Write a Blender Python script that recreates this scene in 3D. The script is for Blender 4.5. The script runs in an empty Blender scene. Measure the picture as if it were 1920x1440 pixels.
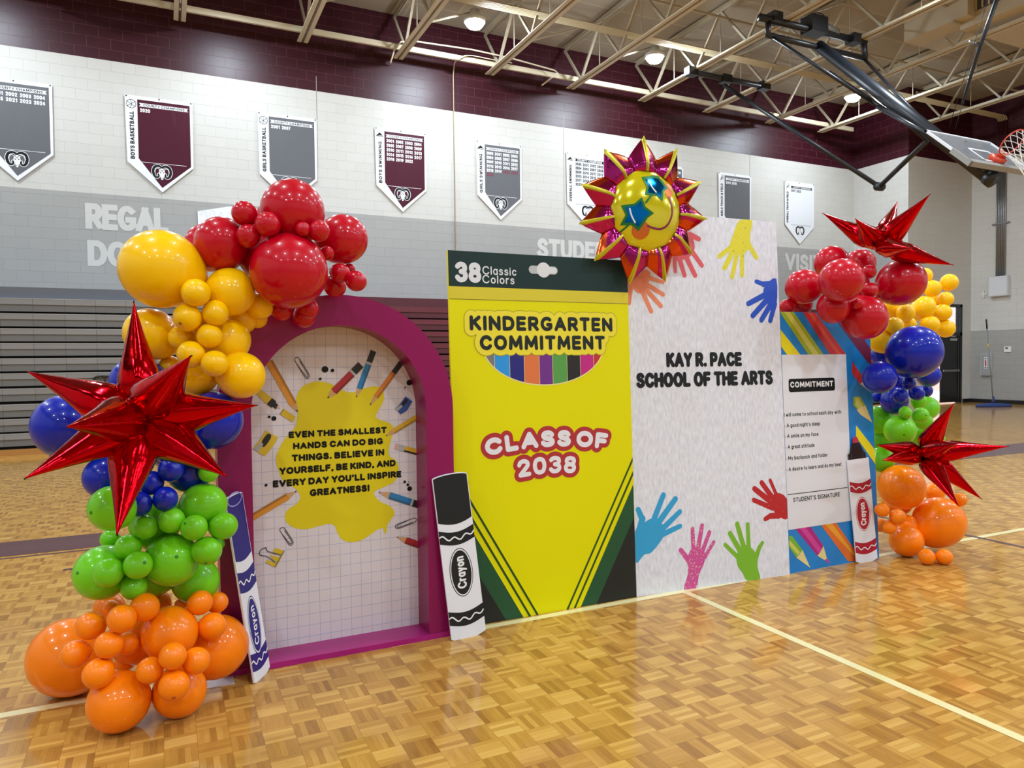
import bpy, bmesh, math, random
from mathutils import Vector, Matrix, noise as mnoise
S = bpy.context.scene
C = S.collection
PI = math.pi
random.seed(7)

# ------------------------------------------------------------------ camera
F, YAW, PITCH, ROLL = 1364.33, 0.445595, -0.031625, -0.010914   # focal length in pixels of the 1920 px frame, angles in radians
EYE = Vector((0, 0, 1.49))
_f = Vector((math.sin(YAW) * math.cos(PITCH), math.cos(YAW) * math.cos(PITCH), math.sin(PITCH)))
_r = Vector((math.cos(YAW), -math.sin(YAW), 0))
_u = _r.cross(_f)
RT = _r * math.cos(ROLL) + _u * math.sin(ROLL)
UP = -_r * math.sin(ROLL) + _u * math.cos(ROLL)
FW = _f
cd = bpy.data.cameras.new('camera')
cd.sensor_fit = 'HORIZONTAL'
cd.sensor_width = 36
cd.lens = F / 1920 * 36
cam = bpy.data.objects.new('camera', cd)
C.objects.link(cam)
cam.matrix_world = Matrix(((RT.x, UP.x, -FW.x, EYE.x), (RT.y, UP.y, -FW.y, EYE.y), (RT.z, UP.z, -FW.z, EYE.z), (0, 0, 0, 1)))
S.camera = cam

# ------------------------------------------------------------------ sky, lamps, exposure
W = bpy.data.worlds.new('sky')
S.world = W
W.use_nodes = True
W.node_tree.nodes['Background'].inputs[0].default_value = (0.85, 0.93, 1.0, 1)
W.node_tree.nodes['Background'].inputs[1].default_value = 3.0
S.view_settings.view_transform = 'Standard'
S.view_settings.look = 'None'
S.view_settings.gamma = 1
S.view_settings.exposure = 0.14
LAMP_W, LAMP_R, LAMP_Z = 175.0, 0.20, 8.7
LAMP_RADIANCE = LAMP_W / (PI * PI * LAMP_R ** 2)
LAMP_COL = (0.83, 0.95, 1.06)
VISIBLE_LAMPS = [(6.14, 14.5), (10.75, 14.4), (17.4, 14.3)]        # the three in the photo have their housings built below
lamp_spots = [(x, 14.5) for x in (1.5, -3.1, -7.6)]
lamp_spots += [(x, y) for y in (9.2, 3.4, -2.4, -8.2) for x in (-6.5, -1.7, 3.1, 7.9, 12.7, 17.5, 21.5) if not (x > 20 and y > 3)]
for x, y in lamp_spots:
    ld = bpy.data.lights.new('high_bay_lamp', 'AREA')
    ld.shape = 'DISK'
    ld.size = 2 * LAMP_R
    ld.energy = LAMP_W
    ld.color = LAMP_COL
    lo = bpy.data.objects.new('high_bay_lamp', ld)
    lo.location = (x, y, LAMP_Z)
    C.objects.link(lo)

# ------------------------------------------------------------------ from the photograph to the place
def ray(px, py):
    return RT * ((px - 960) / F) - UP * ((py - 720) / F) + FW
def at_y(px, py, y):
    d = ray(px, py)
    return EYE + d * (y / d.y)
def at_x(px, py, x):
    d = ray(px, py)
    return EYE + d * (x / d.x)
def at_z(px, py, z):
    d = ray(px, py)
    return EYE + d * ((z - EYE.z) / d.z)
class Plane:
    """a board: origin o, unit axes u (along), v (up), n (towards the viewer)"""
    def __init__(s, o, u, v):
        s.o = Vector(o)
        s.u = Vector(u).normalized()
        s.v = (Vector(v) - s.u * Vector(v).dot(s.u)).normalized()
        s.n = s.u.cross(s.v)
        s.m = Matrix(((s.u.x, s.v.x, s.n.x, s.o.x), (s.u.y, s.v.y, s.n.y, s.o.y), (s.u.z, s.v.z, s.n.z, s.o.z), (0, 0, 0, 1)))
    def at(s, px, py):
        d = ray(px, py)
        p = EYE + d * ((s.o - EYE).dot(s.n) / d.dot(s.n)) - s.o
        return Vector((p.dot(s.u), p.dot(s.v)))
def zoomed(plane, x0, y0, k):
    return lambda *pts: [plane.at(x0 + x / k, y0 + y / k) for x, y in pts]

# ------------------------------------------------------------------ materials
def lin(c):
    return tuple((v / 12.92 if v <= 0.04045 else ((v + 0.055) / 1.055) ** 2.4) for v in (x / 255 for x in c)) + (1,)
MATS = {}
def mat(name, col, rough=0.5, metal=0.0, coat=0.0, spec=0.5, **kw):
    if name in MATS:
        return MATS[name]
    m = bpy.data.materials.new(name)
    m.use_nodes = True
    b = m.node_tree.nodes['Principled BSDF']
    b.inputs['Base Color'].default_value = lin(col)
    b.inputs['Roughness'].default_value = rough
    b.inputs['Metallic'].default_value = metal
    b.inputs['Coat Weight'].default_value = coat
    b.inputs['Coat Roughness'].default_value = 0.05
    b.inputs['Specular IOR Level'].default_value = spec
    for k, v in kw.items():
        b.inputs[k].default_value = v
    MATS[name] = m
    return m
class NT:
    def __init__(s, m):
        s.t = m.node_tree
        s.b = s.t.nodes['Principled BSDF']
    def n(s, kind, **kw):
        x = s.t.nodes.new(kind)
        for k, v in kw.items():
            setattr(x, k, v)
        return x
    def set(s, sock, v):
        if hasattr(v, 'links'):
            s.t.links.new(v, sock)
        else:
            sock.default_value = v
    def math(s, op, a, b=0.0, c=0.0):
        x = s.n('ShaderNodeMath', operation=op)
        for i, v in enumerate((a, b, c)):
            s.set(x.inputs[i], v)
        return x.outputs[0]
    def mix(s, f, a, b, mode='MIX'):
        x = s.n('ShaderNodeMix', data_type='RGBA', blend_type=mode)
        s.set(x.inputs[0], f)
        s.set(x.inputs[6], a)
        s.set(x.inputs[7], b)
        return x.outputs[2]
    def xyz(s, what='Object'):
        t = s.n('ShaderNodeTexCoord')
        x = s.n('ShaderNodeSeparateXYZ')
        s.t.links.new(t.outputs[what], x.inputs[0])
        return t.outputs[what], x.outputs[0], x.outputs[1], x.outputs[2]
    def vec(s, x, y, z=0.0):
        c = s.n('ShaderNodeCombineXYZ')
        for i, v in enumerate((x, y, z)):
            s.set(c.inputs[i], v)
        return c.outputs[0]
    def noise(s, vec, scale, detail=3.0, rough=0.55):
        x = s.n('ShaderNodeTexNoise')
        s.set(x.inputs['Vector'], vec)
        x.inputs['Scale'].default_value = scale
        x.inputs['Detail'].default_value = detail
        x.inputs['Roughness'].default_value = rough
        return x.outputs['Fac']
    def ramp(s, f, stops):
        x = s.n('ShaderNodeValToRGB')
        e = x.color_ramp.elements
        while len(e) < len(stops):
            e.new(0.5)
        for q, (p, c) in zip(e, stops):
            q.position = p
            q.color = c
        s.set(x.inputs[0], f)
        return x.outputs[0]
    def bump(s, h, strength=0.3, dist=0.01):
        x = s.n('ShaderNodeBump')
        x.inputs['Strength'].default_value = strength
        x.inputs['Distance'].default_value = dist
        s.set(x.inputs['Height'], h)
        s.t.links.new(x.outputs[0], s.b.inputs['Normal'])
WALL_D, Z_MAROON, Z_GREY = 16.712, 7.567, 4.909
CREAM, MAROON, GREY = (203, 201, 195), (58, 12, 26), (164, 163, 160)
def block_wall(name, along, z_grey, cream=CREAM, z_maroon=Z_MAROON):
    m = mat(name, cream, 0.58, spec=0.4)
    t = NT(m)
    v, x, y, z = t.xyz()
    a = x if along == 'x' else y
    br = t.n('ShaderNodeTexBrick', offset=0.5)
    t.set(br.inputs['Vector'], t.vec(t.math('ADD', a, 2.503 + 42.43), t.math('ADD', z, -Z_MAROON + 21.214)))
    br.inputs['Scale'].default_value = 1.0
    br.inputs['Mortar Size'].default_value = 0.0045
    br.inputs['Mortar Smooth'].default_value = 0.3
    br.inputs['Bias'].default_value = 0
    br.inputs['Brick Width'].default_value = 0.42428
    br.inputs['Row Height'].default_value = 0.21214
    br.inputs['Color1'].default_value = (1, 1, 1, 1)
    br.inputs['Color2'].default_value = (0.965, 0.965, 0.965, 1)
    br.inputs['Mortar'].default_value = (0.87, 0.86, 0.85, 1)
    c = t.mix(t.math('GREATER_THAN', z, z_grey), lin(GREY), lin(cream))
    c = t.mix(t.math('GREATER_THAN', z, z_maroon), c, lin(MAROON))
    c = t.mix(1.0, c, br.outputs['Color'], 'MULTIPLY')
    lip = t.math('MULTIPLY', t.math('MULTIPLY', br.outputs['Fac'], t.math('GREATER_THAN', z, z_maroon)), 0.3)
    c = t.mix(lip, c, lin((150, 96, 104)))
    t.set(t.b.inputs['Roughness'], t.math('SUBTRACT', 0.58, t.math('MULTIPLY', t.math('GREATER_THAN', z, z_maroon), 0.19)))
    t.set(t.b.inputs['Base Color'], c)
    h = t.math('ADD', t.math('MULTIPLY', br.outputs['Fac'], -1.0), t.math('MULTIPLY', t.noise(v, 70, 4), 0.22))
    t.bump(h, 0.5, 0.008)
    return m
def parquet():
    m = mat('parquet', (200, 150, 80), 0.16, coat=0.0, spec=0.36)
    t = NT(m)
    v, x, y, z = t.xyz()
    T = 0.1193
    sx, sy = t.math('DIVIDE', t.math('ADD', x, 60 * T - 0.442), T), t.math('DIVIDE', t.math('ADD', y, 300 * T - 3.5456), T)
    cx, cy = t.math('FLOOR', sx), t.math('FLOOR', sy)
    fx, fy = t.math('FRACT', sx), t.math('FRACT', sy)
    par = t.math('MODULO', t.math('ADD', t.math('ADD', cx, cy), 400.0), 2.0)
    # the fingers of a block run along x on one parity and along y on the other
    across = t.math('ADD', t.math('MULTIPLY', fx, par), t.math('MULTIPLY', fy, t.math('SUBTRACT', 1.0, par)))
    lng = t.math('ADD', t.math('MULTIPLY', fy, par), t.math('MULTIPLY', fx, t.math('SUBTRACT', 1.0, par)))
    fi = t.math('FLOOR', t.math('MULTIPLY', across, 5.0))
    wn = t.n('ShaderNodeTexWhiteNoise', noise_dimensions='4D')
    t.set(wn.inputs['Vector'], t.vec(cx, cy, fi))
    wn2 = t.n('ShaderNodeTexWhiteNoise', noise_dimensions='3D')
    t.set(wn2.inputs['Vector'], t.vec(cx, cy, 7.3))
    grain = t.noise(t.vec(t.math('MULTIPLY', across, 22.0), t.math('ADD', t.math('MULTIPLY', lng, 1.6), t.math('MULTIPLY', cx, 3.1)), t.math('ADD', t.math('MULTIPLY', fi, 5.0), cy)), 1.0, 3)
    tone = t.math('ADD', t.math('MULTIPLY', wn.outputs['Value'], 0.40), t.math('MULTIPLY', wn2.outputs['Value'], 0.18))
    tone = t.math('ADD', tone, t.math('MULTIPLY', grain, 0.34))
    tone = t.math('ADD', tone, t.math('MULTIPLY', par, -0.18))  # blocks with fingers along y darker: view-dependent sheen put into the colour
    col = t.ramp(tone, [(0.0, lin((140, 94, 40))), (0.30, lin((176, 127, 56))), (0.55, lin((201, 154, 76))), (1.0, lin((222, 182, 104)))])
    ff = t.math('FRACT', t.math('MULTIPLY', across, 5.0))
    fe = t.math('LESS_THAN', t.math('MINIMUM', ff, t.math('SUBTRACT', 1.0, ff)), 0.025)
    be = t.math('LESS_THAN', t.math('MINIMUM', t.math('MINIMUM', fx, t.math('SUBTRACT', 1.0, fx)), t.math('MINIMUM', fy, t.math('SUBTRACT', 1.0, fy))), 0.007)
    gap = t.math('MAXIMUM', t.math('MULTIPLY', fe, 0.32), t.math('MULTIPLY', be, 0.55))
    col = t.mix(gap, col, lin((92, 56, 26)))
    big = t.noise(v, 0.55, 3)
    col = t.mix(t.math('MULTIPLY', big, 0.16), col, lin((205, 150, 70)))
    t.set(t.b.inputs['Base Color'], col)
    t.set(t.b.inputs['Roughness'], t.math('ADD', 0.07, t.math('MULTIPLY', t.noise(v, 6.0, 4), 0.10)))
    t.bump(t.math('ADD', t.math('MULTIPLY', t.noise(v, 2.2, 2), 1.0), t.math('MULTIPLY', wn.outputs['Value'], 0.06)), 0.05, 0.01)
    return m
def deck_mat():
    m = mat('roof_deck', (188, 172, 146), 0.85, spec=0.2)
    t = NT(m)
    v, x, y, z = t.xyz()
    br = t.n('ShaderNodeTexBrick', offset=0.5)
    t.set(br.inputs['Vector'], t.vec(t.math('ADD', x, 60.0), t.math('ADD', y, 60.0)))
    br.inputs['Scale'].default_value = 1
    br.inputs['Brick Width'].default_value = 2.25
    br.inputs['Row Height'].default_value = 0.8
    br.inputs['Mortar Size'].default_value = 0.03
    br.inputs['Color1'].default_value = lin((168, 157, 140))
    br.inputs['Color2'].default_value = lin((160, 149, 132))
    br.inputs['Mortar'].default_value = lin((180, 168, 148))
    t.set(t.b.inputs['Base Color'], t.mix(t.math('MULTIPLY', t.noise(v, 30, 4), 0.25), br.outputs['Color'], lin((140, 130, 114))))
    t.bump(t.noise(v, 40, 4), 0.4, 0.01)
    return m
def speckled(name, col, fleck, amount, scale=120, rough=0.45):
    """a printed colour with paint flecks in it"""
    m = mat(name, col, rough)
    t = NT(m)
    v, x, y, z = t.xyz()
    n = t.noise(t.vec(t.math('MULTIPLY', t.math('ADD', x, t.math('MULTIPLY', y, 0.6)), 0.55), t.math('SUBTRACT', y, t.math('MULTIPLY', x, 0.6)), 0.0), scale, 2, 0.4)
    t.set(t.b.inputs['Base Color'], t.mix(t.math('GREATER_THAN', n, amount), lin(col), lin(fleck)))
    return m
def latex(name, col):
    return mat(name, col, 0.30, coat=0.5, spec=0.2)
def foil(name, col, rough=0.13, bump=0.2):
    m = mat(name, col, rough, metal=1.0)
    t = NT(m)
    v, x, y, z = t.xyz()
    t.bump(t.noise(v, 16, 2), bump, 0.012)
    return m
WHITE_PRINT = mat('white_print', (236, 236, 238), 0.4, spec=0.3)
BLACK_PRINT = mat('black_print', (20, 21, 22), 0.4, spec=0.25)

# ------------------------------------------------------------------ meshes
WM = {}
def box(bm, lo, hi, m=None):
    vs = [bm.verts.new((x, y, z)) for x in (lo[0], hi[0]) for y in (lo[1], hi[1]) for z in (lo[2], hi[2])]
    for f in ((0, 1, 3, 2), (4, 6, 7, 5), (0, 4, 5, 1), (2, 3, 7, 6), (0, 2, 6, 4), (1, 5, 7, 3)):
        bm.faces.new([vs[i] for i in f])
    if m is not None:
        bmesh.ops.transform(bm, matrix=m, verts=vs)
    return vs
def frame_of(d):
    d = d.normalized()
    a = Vector((0, 0, 1)) if abs(d.z) < 0.9 else Vector((1, 0, 0))
    x = a.cross(d).normalized()
    return x, d.cross(x), d
def tube(bm, pts, r, n=8, caps=True):
    pts = [Vector(p) for p in pts]
    rings = []
    x0 = None
    for i, p in enumerate(pts):
        d = (pts[min(i + 1, len(pts) - 1)] - pts[max(i - 1, 0)])
        x, y, z = frame_of(d)
        if x0 is not None:
            x = (x0 - z * x0.dot(z))
            x = x.normalized() if x.length > 1e-6 else frame_of(d)[0]
            y = z.cross(x)
        x0 = x
        rr = r[i] if isinstance(r, (list, tuple)) else r
        rings.append([bm.verts.new(p + (x * math.cos(2 * PI * k / n) + y * math.sin(2 * PI * k / n)) * rr) for k in range(n)])
    for a, b in zip(rings, rings[1:]):
        for k in range(n):
            bm.faces.new((a[k], a[(k + 1) % n], b[(k + 1) % n], b[k]))
    if caps:
        bm.faces.new(rings[0][::-1])
        bm.faces.new(rings[-1])
def beam(bm, p0, p1, w, h, up=(0, 0, 1)):
    p0, p1 = Vector(p0), Vector(p1)
    z = (p1 - p0)
    L = z.length
    z.normalize()
    x = Vector(up).cross(z)
    x = x.normalized() if x.length > 1e-5 else Vector((1, 0, 0))
    y = z.cross(x)
    m = Matrix(((x.x, y.x, z.x, p0.x), (x.y, y.y, z.y, p0.y), (x.z, y.z, z.z, p0.z), (0, 0, 0, 1)))
    box(bm, (-w / 2, -h / 2, 0), (w / 2, h / 2, L), m)
def lathe(bm, prof, n=24, m=None):
    rows = []
    for r, z in prof:
        rows.append([bm.verts.new((r * math.cos(2 * PI * k / n), r * math.sin(2 * PI * k / n), z)) for k in range(n)] if r > 1e-6 else [bm.verts.new((0, 0, z))])
    for a, b in zip(rows, rows[1:]):
        for k in range(n):
            j = (k + 1) % n
            if len(a) == 1 and len(b) == 1:
                continue
            if len(a) == 1:
                bm.faces.new((a[0], b[j], b[k]))
            elif len(b) == 1:
                bm.faces.new((a[k], a[j], b[0]))
            else:
                bm.faces.new((a[k], a[j], b[j], b[k]))
    vs = [v for r in rows for v in r]
    if m is not None:
        bmesh.ops.transform(bm, matrix=m, verts=vs)
    return vs
def flat(bm, pts, z=0.0):
    vs = [bm.verts.new((p[0], p[1], z)) for p in pts]
    f = bm.faces.new(vs)
    f.normal_update()
    if f.normal.z < 0:
        f.normal_flip()
    if len(pts) > 4:
        bmesh.ops.triangulate(bm, faces=[f])
def prism(bm, pts, z0, z1):
    """a slab with the outline pts, from z0 to z1"""
    ar = sum(a[0] * b[1] - b[0] * a[1] for a, b in zip(pts, list(pts[1:]) + [pts[0]]))
    if ar < 0:
        pts = list(pts)[::-1]
    lo = [bm.verts.new((p[0], p[1], z0)) for p in pts]
    hi = [bm.verts.new((p[0], p[1], z1)) for p in pts]
    n = len(pts)
    fs = [bm.faces.new(hi), bm.faces.new(lo[::-1])]
    for i in range(n):
        bm.faces.new((lo[i], lo[(i + 1) % n], hi[(i + 1) % n], hi[i]))
    if n > 4:
        bmesh.ops.triangulate(bm, faces=fs)
def ellipse(cx, cy, rx, ry, n=40, a0=0, a1=2 * PI):
    return [(cx + rx * math.cos(a0 + (a1 - a0) * i / n), cy + ry * math.sin(a0 + (a1 - a0) * i / n)) for i in range(n + (0 if abs(a1 - a0 - 2 * PI) < 1e-6 else 1))]
def smooth_path(pts, k=6, closed=False):
    """Catmull-Rom through pts"""
    P = [Vector((p[0], p[1])) for p in pts]
    n = len(P)
    out = []
    for i in range(n if closed else n - 1):
        a, b, c, d = (P[(i - 1) % n], P[i], P[(i + 1) % n], P[(i + 2) % n]) if closed else (P[max(i - 1, 0)], P[i], P[i + 1], P[min(i + 2, n - 1)])
        for j in range(k):
            t = j / k
            out.append(0.5 * ((2 * b) + (c - a) * t + (2 * a - 5 * b + 4 * c - d) * t * t + (3 * b - a - 3 * c + d) * t ** 3))
    if not closed:
        out.append(P[-1])
    return out
_lay = [0]
def stroke(bm, pts, w, z=0.0, square=False, w1=None):
    """a pen stroke of width w along pts (w1: width at its far end)"""
    P = [Vector((p[0], p[1])) for p in pts]
    P = [p for i, p in enumerate(P) if i == 0 or (p - P[i - 1]).length > 1e-6]
    if len(P) < 2:
        return
    runs, cur = [], [P[0]]
    for i in range(1, len(P)):
        cur.append(P[i])
        if i < len(P) - 1:
            a, b = P[i] - P[i - 1], P[i + 1] - P[i]
            if a.angle(b, 0) > 0.6:
                runs.append(cur)
                cur = [P[i]]
    runs.append(cur)
    for ri_, run in enumerate(runs):
        _lay[0] = (_lay[0] + 1) % 9
        zz = z + _lay[0] * 2.5e-5
        zs_ = 5e-6
        n = len(run)
        L, R = [], []
        h0 = w / 2
        h1 = (w1 if w1 is not None else w) / 2
        for i, p in enumerate(run):
            d = (run[min(i + 1, n - 1)] - run[max(i - 1, 0)]).normalized()
            nn = Vector((-d.y, d.x))
            hh = h0 + (h1 - h0) * i / (n - 1)
            L.append(p + nn * hh)
            R.append(p - nn * hh)
        d0, d1 = (run[1] - run[0]).normalized(), (run[-1] - run[-2]).normalized()
        if square:
            e = 0.98
            L[0], R[0] = L[0] - d0 * h0 * e, R[0] - d0 * h0 * e
            L[-1], R[-1] = L[-1] + d1 * h1 * e, R[-1] + d1 * h1 * e
        vl = [bm.verts.new((p.x, p.y, zz + i * zs_)) for i, p in enumerate(L)]
        vr = [bm.verts.new((p.x, p.y, zz + i * zs_)) for i, p in enumerate(R)]
        for i in range(n - 1):
            bm.faces.new((vr[i], vr[i + 1], vl[i + 1], vl[i]))
        if not square:
            for c, d, hh, a, b in ((run[0], -d0, h0, vl[0], vr[0]), (run[-1], d1, h1, vr[-1], vl[-1])):
                base = math.atan2(a.co.y - c.y, a.co.x - c.x)
                arc = [bm.verts.new((c.x + hh * math.cos(base + PI * k / 7), c.y + hh * math.sin(base + PI * k / 7), a.co.z + (-3e-6 if a is vl[0] else 3e-6) * min(k, 7 - k))) for k in range(1, 7)]
                bm.faces.new([a] + arc + [b])
def register(o, m):
    WM[o.name] = m
def obj(name, bm, material, parent=None, smooth=False, world=False, kind=None, label=None):
    """one mesh object; world=True: the mesh was built in world coordinates"""
    if world and parent is not None:
        bmesh.ops.transform(bm, matrix=WM[parent.name].inverted(), verts=bm.verts)
    me = bpy.data.meshes.new(name)
    bm.normal_update()
    bm.to_mesh(me)
    bm.free()
    for x in (material if isinstance(material, (list, tuple)) else [material]):
        me.materials.append(x)
    if smooth:
        for p in me.polygons:
            p.use_smooth = True
    o = bpy.data.objects.new(name, me)
    C.objects.link(o)
    o.parent = parent
    WM[o.name] = WM[parent.name].copy() if parent is not None else Matrix.Identity(4)
    if kind:
        o['kind'] = kind
    if label:
        o['label'] = label
    return o
def tag(o, label, cat, group=None):
    o['label'] = label
    o['category'] = cat
    if group:
        o['group'] = group
    return o
def thing(name, label, cat, m=None, group=None):
    """an Empty that parents the parts; m: its place (a point or a matrix)"""
    o = bpy.data.objects.new(name, None)
    C.objects.link(o)
    m = m if isinstance(m, Matrix) else Matrix.Translation(Vector(m))
    o.matrix_world = m
    o.empty_display_size = 0.1
    WM[o.name] = m.copy()
    return tag(o, label, cat, group)
B = bmesh.new

# ------------------------------------------------------------------ lettering: pen strokes on a unit cap height
GL = {}
def _g(s):
    for ln in s.strip().splitlines():
        ch, w, body = ln.split(None, 2)
        st = []
        for q in body.split('|'):
            c = q.startswith('~')
            pts = [tuple(float(a) for a in p.split(',')) for p in q.lstrip('~').split()]
            st.append(smooth_path(pts, 5) if c else [Vector(p) for p in pts])
        GL[ch] = (float(w), st)
_g('''
A .78 0,0 .39,1 .78,0|.14,.32 .64,.32
B .64 .36,.53 0,.53 0,1 .34,1|~.34,1 .52,.95 .59,.77 .52,.59 .36,.53|0,.53 0,0 .36,0|~.36,.53 .56,.47 .64,.27 .56,.06 .36,0
C .74 ~.72,.80 .58,.95 .40,1 .17,.91 .03,.68 0,.5 .03,.32 .17,.09 .40,0 .58,.05 .72,.20
D .72 .30,0 0,0 0,1 .30,1|~.30,1 .54,.93 .68,.73 .72,.5 .68,.27 .54,.07 .30,0
E .56 .56,1 0,1 0,0 .56,0|0,.51 .50,.51
F .54 .54,1 0,1 0,0|0,.5 .48,.5
G .78 ~.69,.88 .56,.97 .40,1 .17,.91 .03,.68 0,.5 .03,.32 .17,.09 .40,0 .62,.05 .77,.18|.77,.18 .77,.43 .50,.43
H .70 0,0 0,1|.70,0 .70,1|0,.52 .70,.52
I .02 .01,0 .01,1
K .64 0,0 0,1|.62,1 .02,.45|.20,.60 .66,0
L .52 0,1 0,0 .52,0
M .90 0,0 .06,1 .45,.22 .84,1 .90,0
N .70 0,0 0,1 .70,0 .70,1
O .80 ~.40,1 .62,.93 .77,.71 .80,.5 .77,.29 .62,.07 .40,0 .18,.07 .03,.29 0,.5 .03,.71 .18,.93 .40,1
P .62 0,0 0,1 .34,1|~.34,1 .54,.94 .62,.71 .54,.48 .34,.42|.34,.42 0,.42
R .64 0,0 0,1 .34,1|~.34,1 .54,.94 .62,.72 .54,.50 .34,.44|.34,.44 0,.44|.32,.44 .64,0
S .60 ~.56,.84 .44,.97 .28,1 .10,.94 .03,.76 .12,.60 .30,.52 .50,.43 .60,.25 .52,.07 .31,0 .13,.03 0,.17
T .66 0,1 .66,1|.33,1 .33,0
U .68 ~0,1 0,.66 .02,.3 .12,.08 .34,0 .56,.08 .66,.3 .68,.66 .68,1
V .74 0,1 .37,0 .74,1
W 1.05 0,1 .27,0 .525,.86 .78,0 1.05,1
Y .70 0,1 .35,.46 .70,1|.35,.46 .35,0
0 .60 ~.30,1 .49,.92 .58,.7 .60,.5 .58,.3 .49,.08 .30,0 .11,.08 .02,.3 0,.5 .02,.7 .11,.92 .30,1
1 .28 0,.82 .24,1 .24,0
2 .56 ~.02,.76 .10,.93 .29,1 .48,.92 .54,.73 .44,.52 .02,.02|.02,0 .58,0
3 .56 ~.02,.86 .14,.97 .29,1 .47,.93 .52,.75 .44,.58 .26,.53|~.26,.53 .48,.46 .56,.26 .47,.07 .28,0 .12,.03 0,.16
4 .62 .46,0 .46,1 0,.28 .62,.28
5 .56 .50,1 .08,1 .04,.56|~.04,.56 .26,.62 .46,.56 .56,.32 .48,.09 .27,0 .11,.03 0,.15
6 .58 ~.48,.97 .24,.82 .08,.55 0,.3 .09,.07 .29,0 .50,.07 .58,.29 .49,.51 .29,.58 .10,.5 .02,.34
7 .56 0,1 .56,1 .16,0
8 .56 ~.28,1 .47,.93 .52,.76 .45,.60 .28,.53 .11,.60 .04,.76 .09,.93 .28,1|~.28,.53 .48,.46 .56,.26 .47,.06 .28,0 .09,.06 0,.26 .08,.46 .28,.53
9 .58 ~.10,.03 .34,.18 .50,.45 .58,.7 .49,.93 .29,1 .08,.93 0,.71 .09,.49 .29,.42 .48,.5 .56,.66
! .04 .02,1 .02,.34|.02,.02 .02,.0
. .04 .02,.02 .02,0
, .08 .06,.03 .02,-.13
' .05 .03,1 .01,.80
: .04 .02,.55 .02,.53|.02,.1 .02,.08
- .25 0,.4 .25,.4
& .72 ~.70,.0 .18,.62 .14,.82 .30,1 .46,.84 .40,.64 .06,.38 0,.2 .12,.03 .30,0 .5,.12 .66,.42
* .12 .04,.36 .10,.30|.04,.30 .10,.36
a .46 ~.44,.5 .36,.64 .22,.68 .07,.58 0,.34 .07,.09 .22,0 .36,.05 .44,.2|.45,.68 .45,0
b .46 0,1 0,0|~.01,.5 .10,.63 .24,.68 .40,.58 .46,.34 .40,.09 .24,0 .10,.05 .01,.18
c .42 ~.41,.54 .33,.65 .23,.68 .07,.58 0,.34 .07,.09 .23,0 .33,.03 .41,.14
d .46 ~.44,.5 .36,.64 .22,.68 .07,.58 0,.34 .07,.09 .22,0 .36,.05 .44,.2|.45,1 .45,0
e .46 0,.36 .46,.36|~.46,.36 .40,.60 .23,.68 .07,.58 0,.34 .07,.09 .24,0 .36,.03 .44,.13
f .30 ~.32,.97 .20,1 .11,.92 .10,.75 .10,0|0,.66 .28,.66
g .46 ~.44,.5 .36,.64 .22,.68 .07,.58 0,.34 .07,.09 .22,0 .36,.05 .44,.2|~.45,.68 .45,0 .42,-.17 .25,-.26 .05,-.2
h .44 0,1 0,0|~0,.42 .10,.62 .25,.68 .40,.6 .44,.42 .44,0
i .04 .02,.68 .02,0|.02,.94 .02,.91
k .42 0,1 0,0|.40,.68 .02,.27|.14,.4 .43,0
l .02 .01,1 .01,0
m .74 0,.68 0,0|~0,.44 .08,.62 .19,.68 .32,.6 .36,.42 .36,0|~.36,.44 .45,.62 .57,.68 .70,.6 .74,.42 .74,0
n .44 0,.68 0,0|~0,.42 .10,.62 .25,.68 .40,.6 .44,.42 .44,0
o .48 ~.24,.68 .41,.58 .48,.34 .41,.09 .24,0 .07,.09 0,.34 .07,.58 .24,.68
p .46 0,.68 0,-.26|~.01,.5 .10,.63 .24,.68 .40,.58 .46,.34 .40,.09 .24,0 .10,.05 .01,.18
r .28 0,.68 0,0|~0,.4 .08,.6 .18,.67 .28,.66
s .38 ~.36,.55 .27,.66 .17,.68 .04,.6 .04,.45 .19,.36 .35,.27 .38,.14 .30,.03 .18,0 .08,.02 0,.11
t .30 ~.11,.92 .11,.2 .17,.03 .31,.02|0,.66 .28,.66
u .44 ~0,.68 0,.26 .06,.06 .20,0 .34,.06 .44,.26|.44,.68 .44,0
w .68 0,.68 .18,0 .34,.6 .50,0 .68,.68
y .44 0,.68 .22,.04|.44,.68 .22,.04 .10,-.26
''')
def layout(txt, gap, space):
    x, out = 0.0, []
    for ch in txt:
        if ch == ' ':
            x += space
            continue
        w, st = GL[ch]
        out.append((x, st))
        x += w + gap
    return x - gap, out
def text(bm, txt, x0, x1, y, h, weight, gap=0.24, space=0.42, z=0.0, square=False, warp=None, grow=0.0):
    """txt between x0 and x1 on baseline y; h: cap height; weight: pen width as a share of h; grow: extra pen width (for outlines)"""
    n, gl = layout(txt, gap + weight, space)
    pen = weight * h
    sx = (x1 - x0 - pen) / max(n, 1e-6)
    for gx, strokes in gl:
        for st in strokes:
            pts = [(x0 + pen / 2 + (gx + p.x) * sx, y + pen / 2 + p.y * (h - pen)) for p in st]
            if warp:
                pts = [warp(*p) for p in pts]
            k0 = len(bm.verts)
            stroke(bm, pts, pen + grow, z, square)
            if square and not warp:
                bm.verts.ensure_lookup_table()
                for v in bm.verts[k0:]:
                    v.co.y = min(max(v.co.y, y), y + h)
def text_w(bm, txt, x0, y, h, weight, aspect=1.0, **kw):
    n, _ = layout(txt, kw.get('gap', 0.24) + weight, kw.get('space', 0.42))
    text(bm, txt, x0, x0 + (n * (1 - weight)) * h * aspect + weight * h, y, h, weight, **kw)

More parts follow.
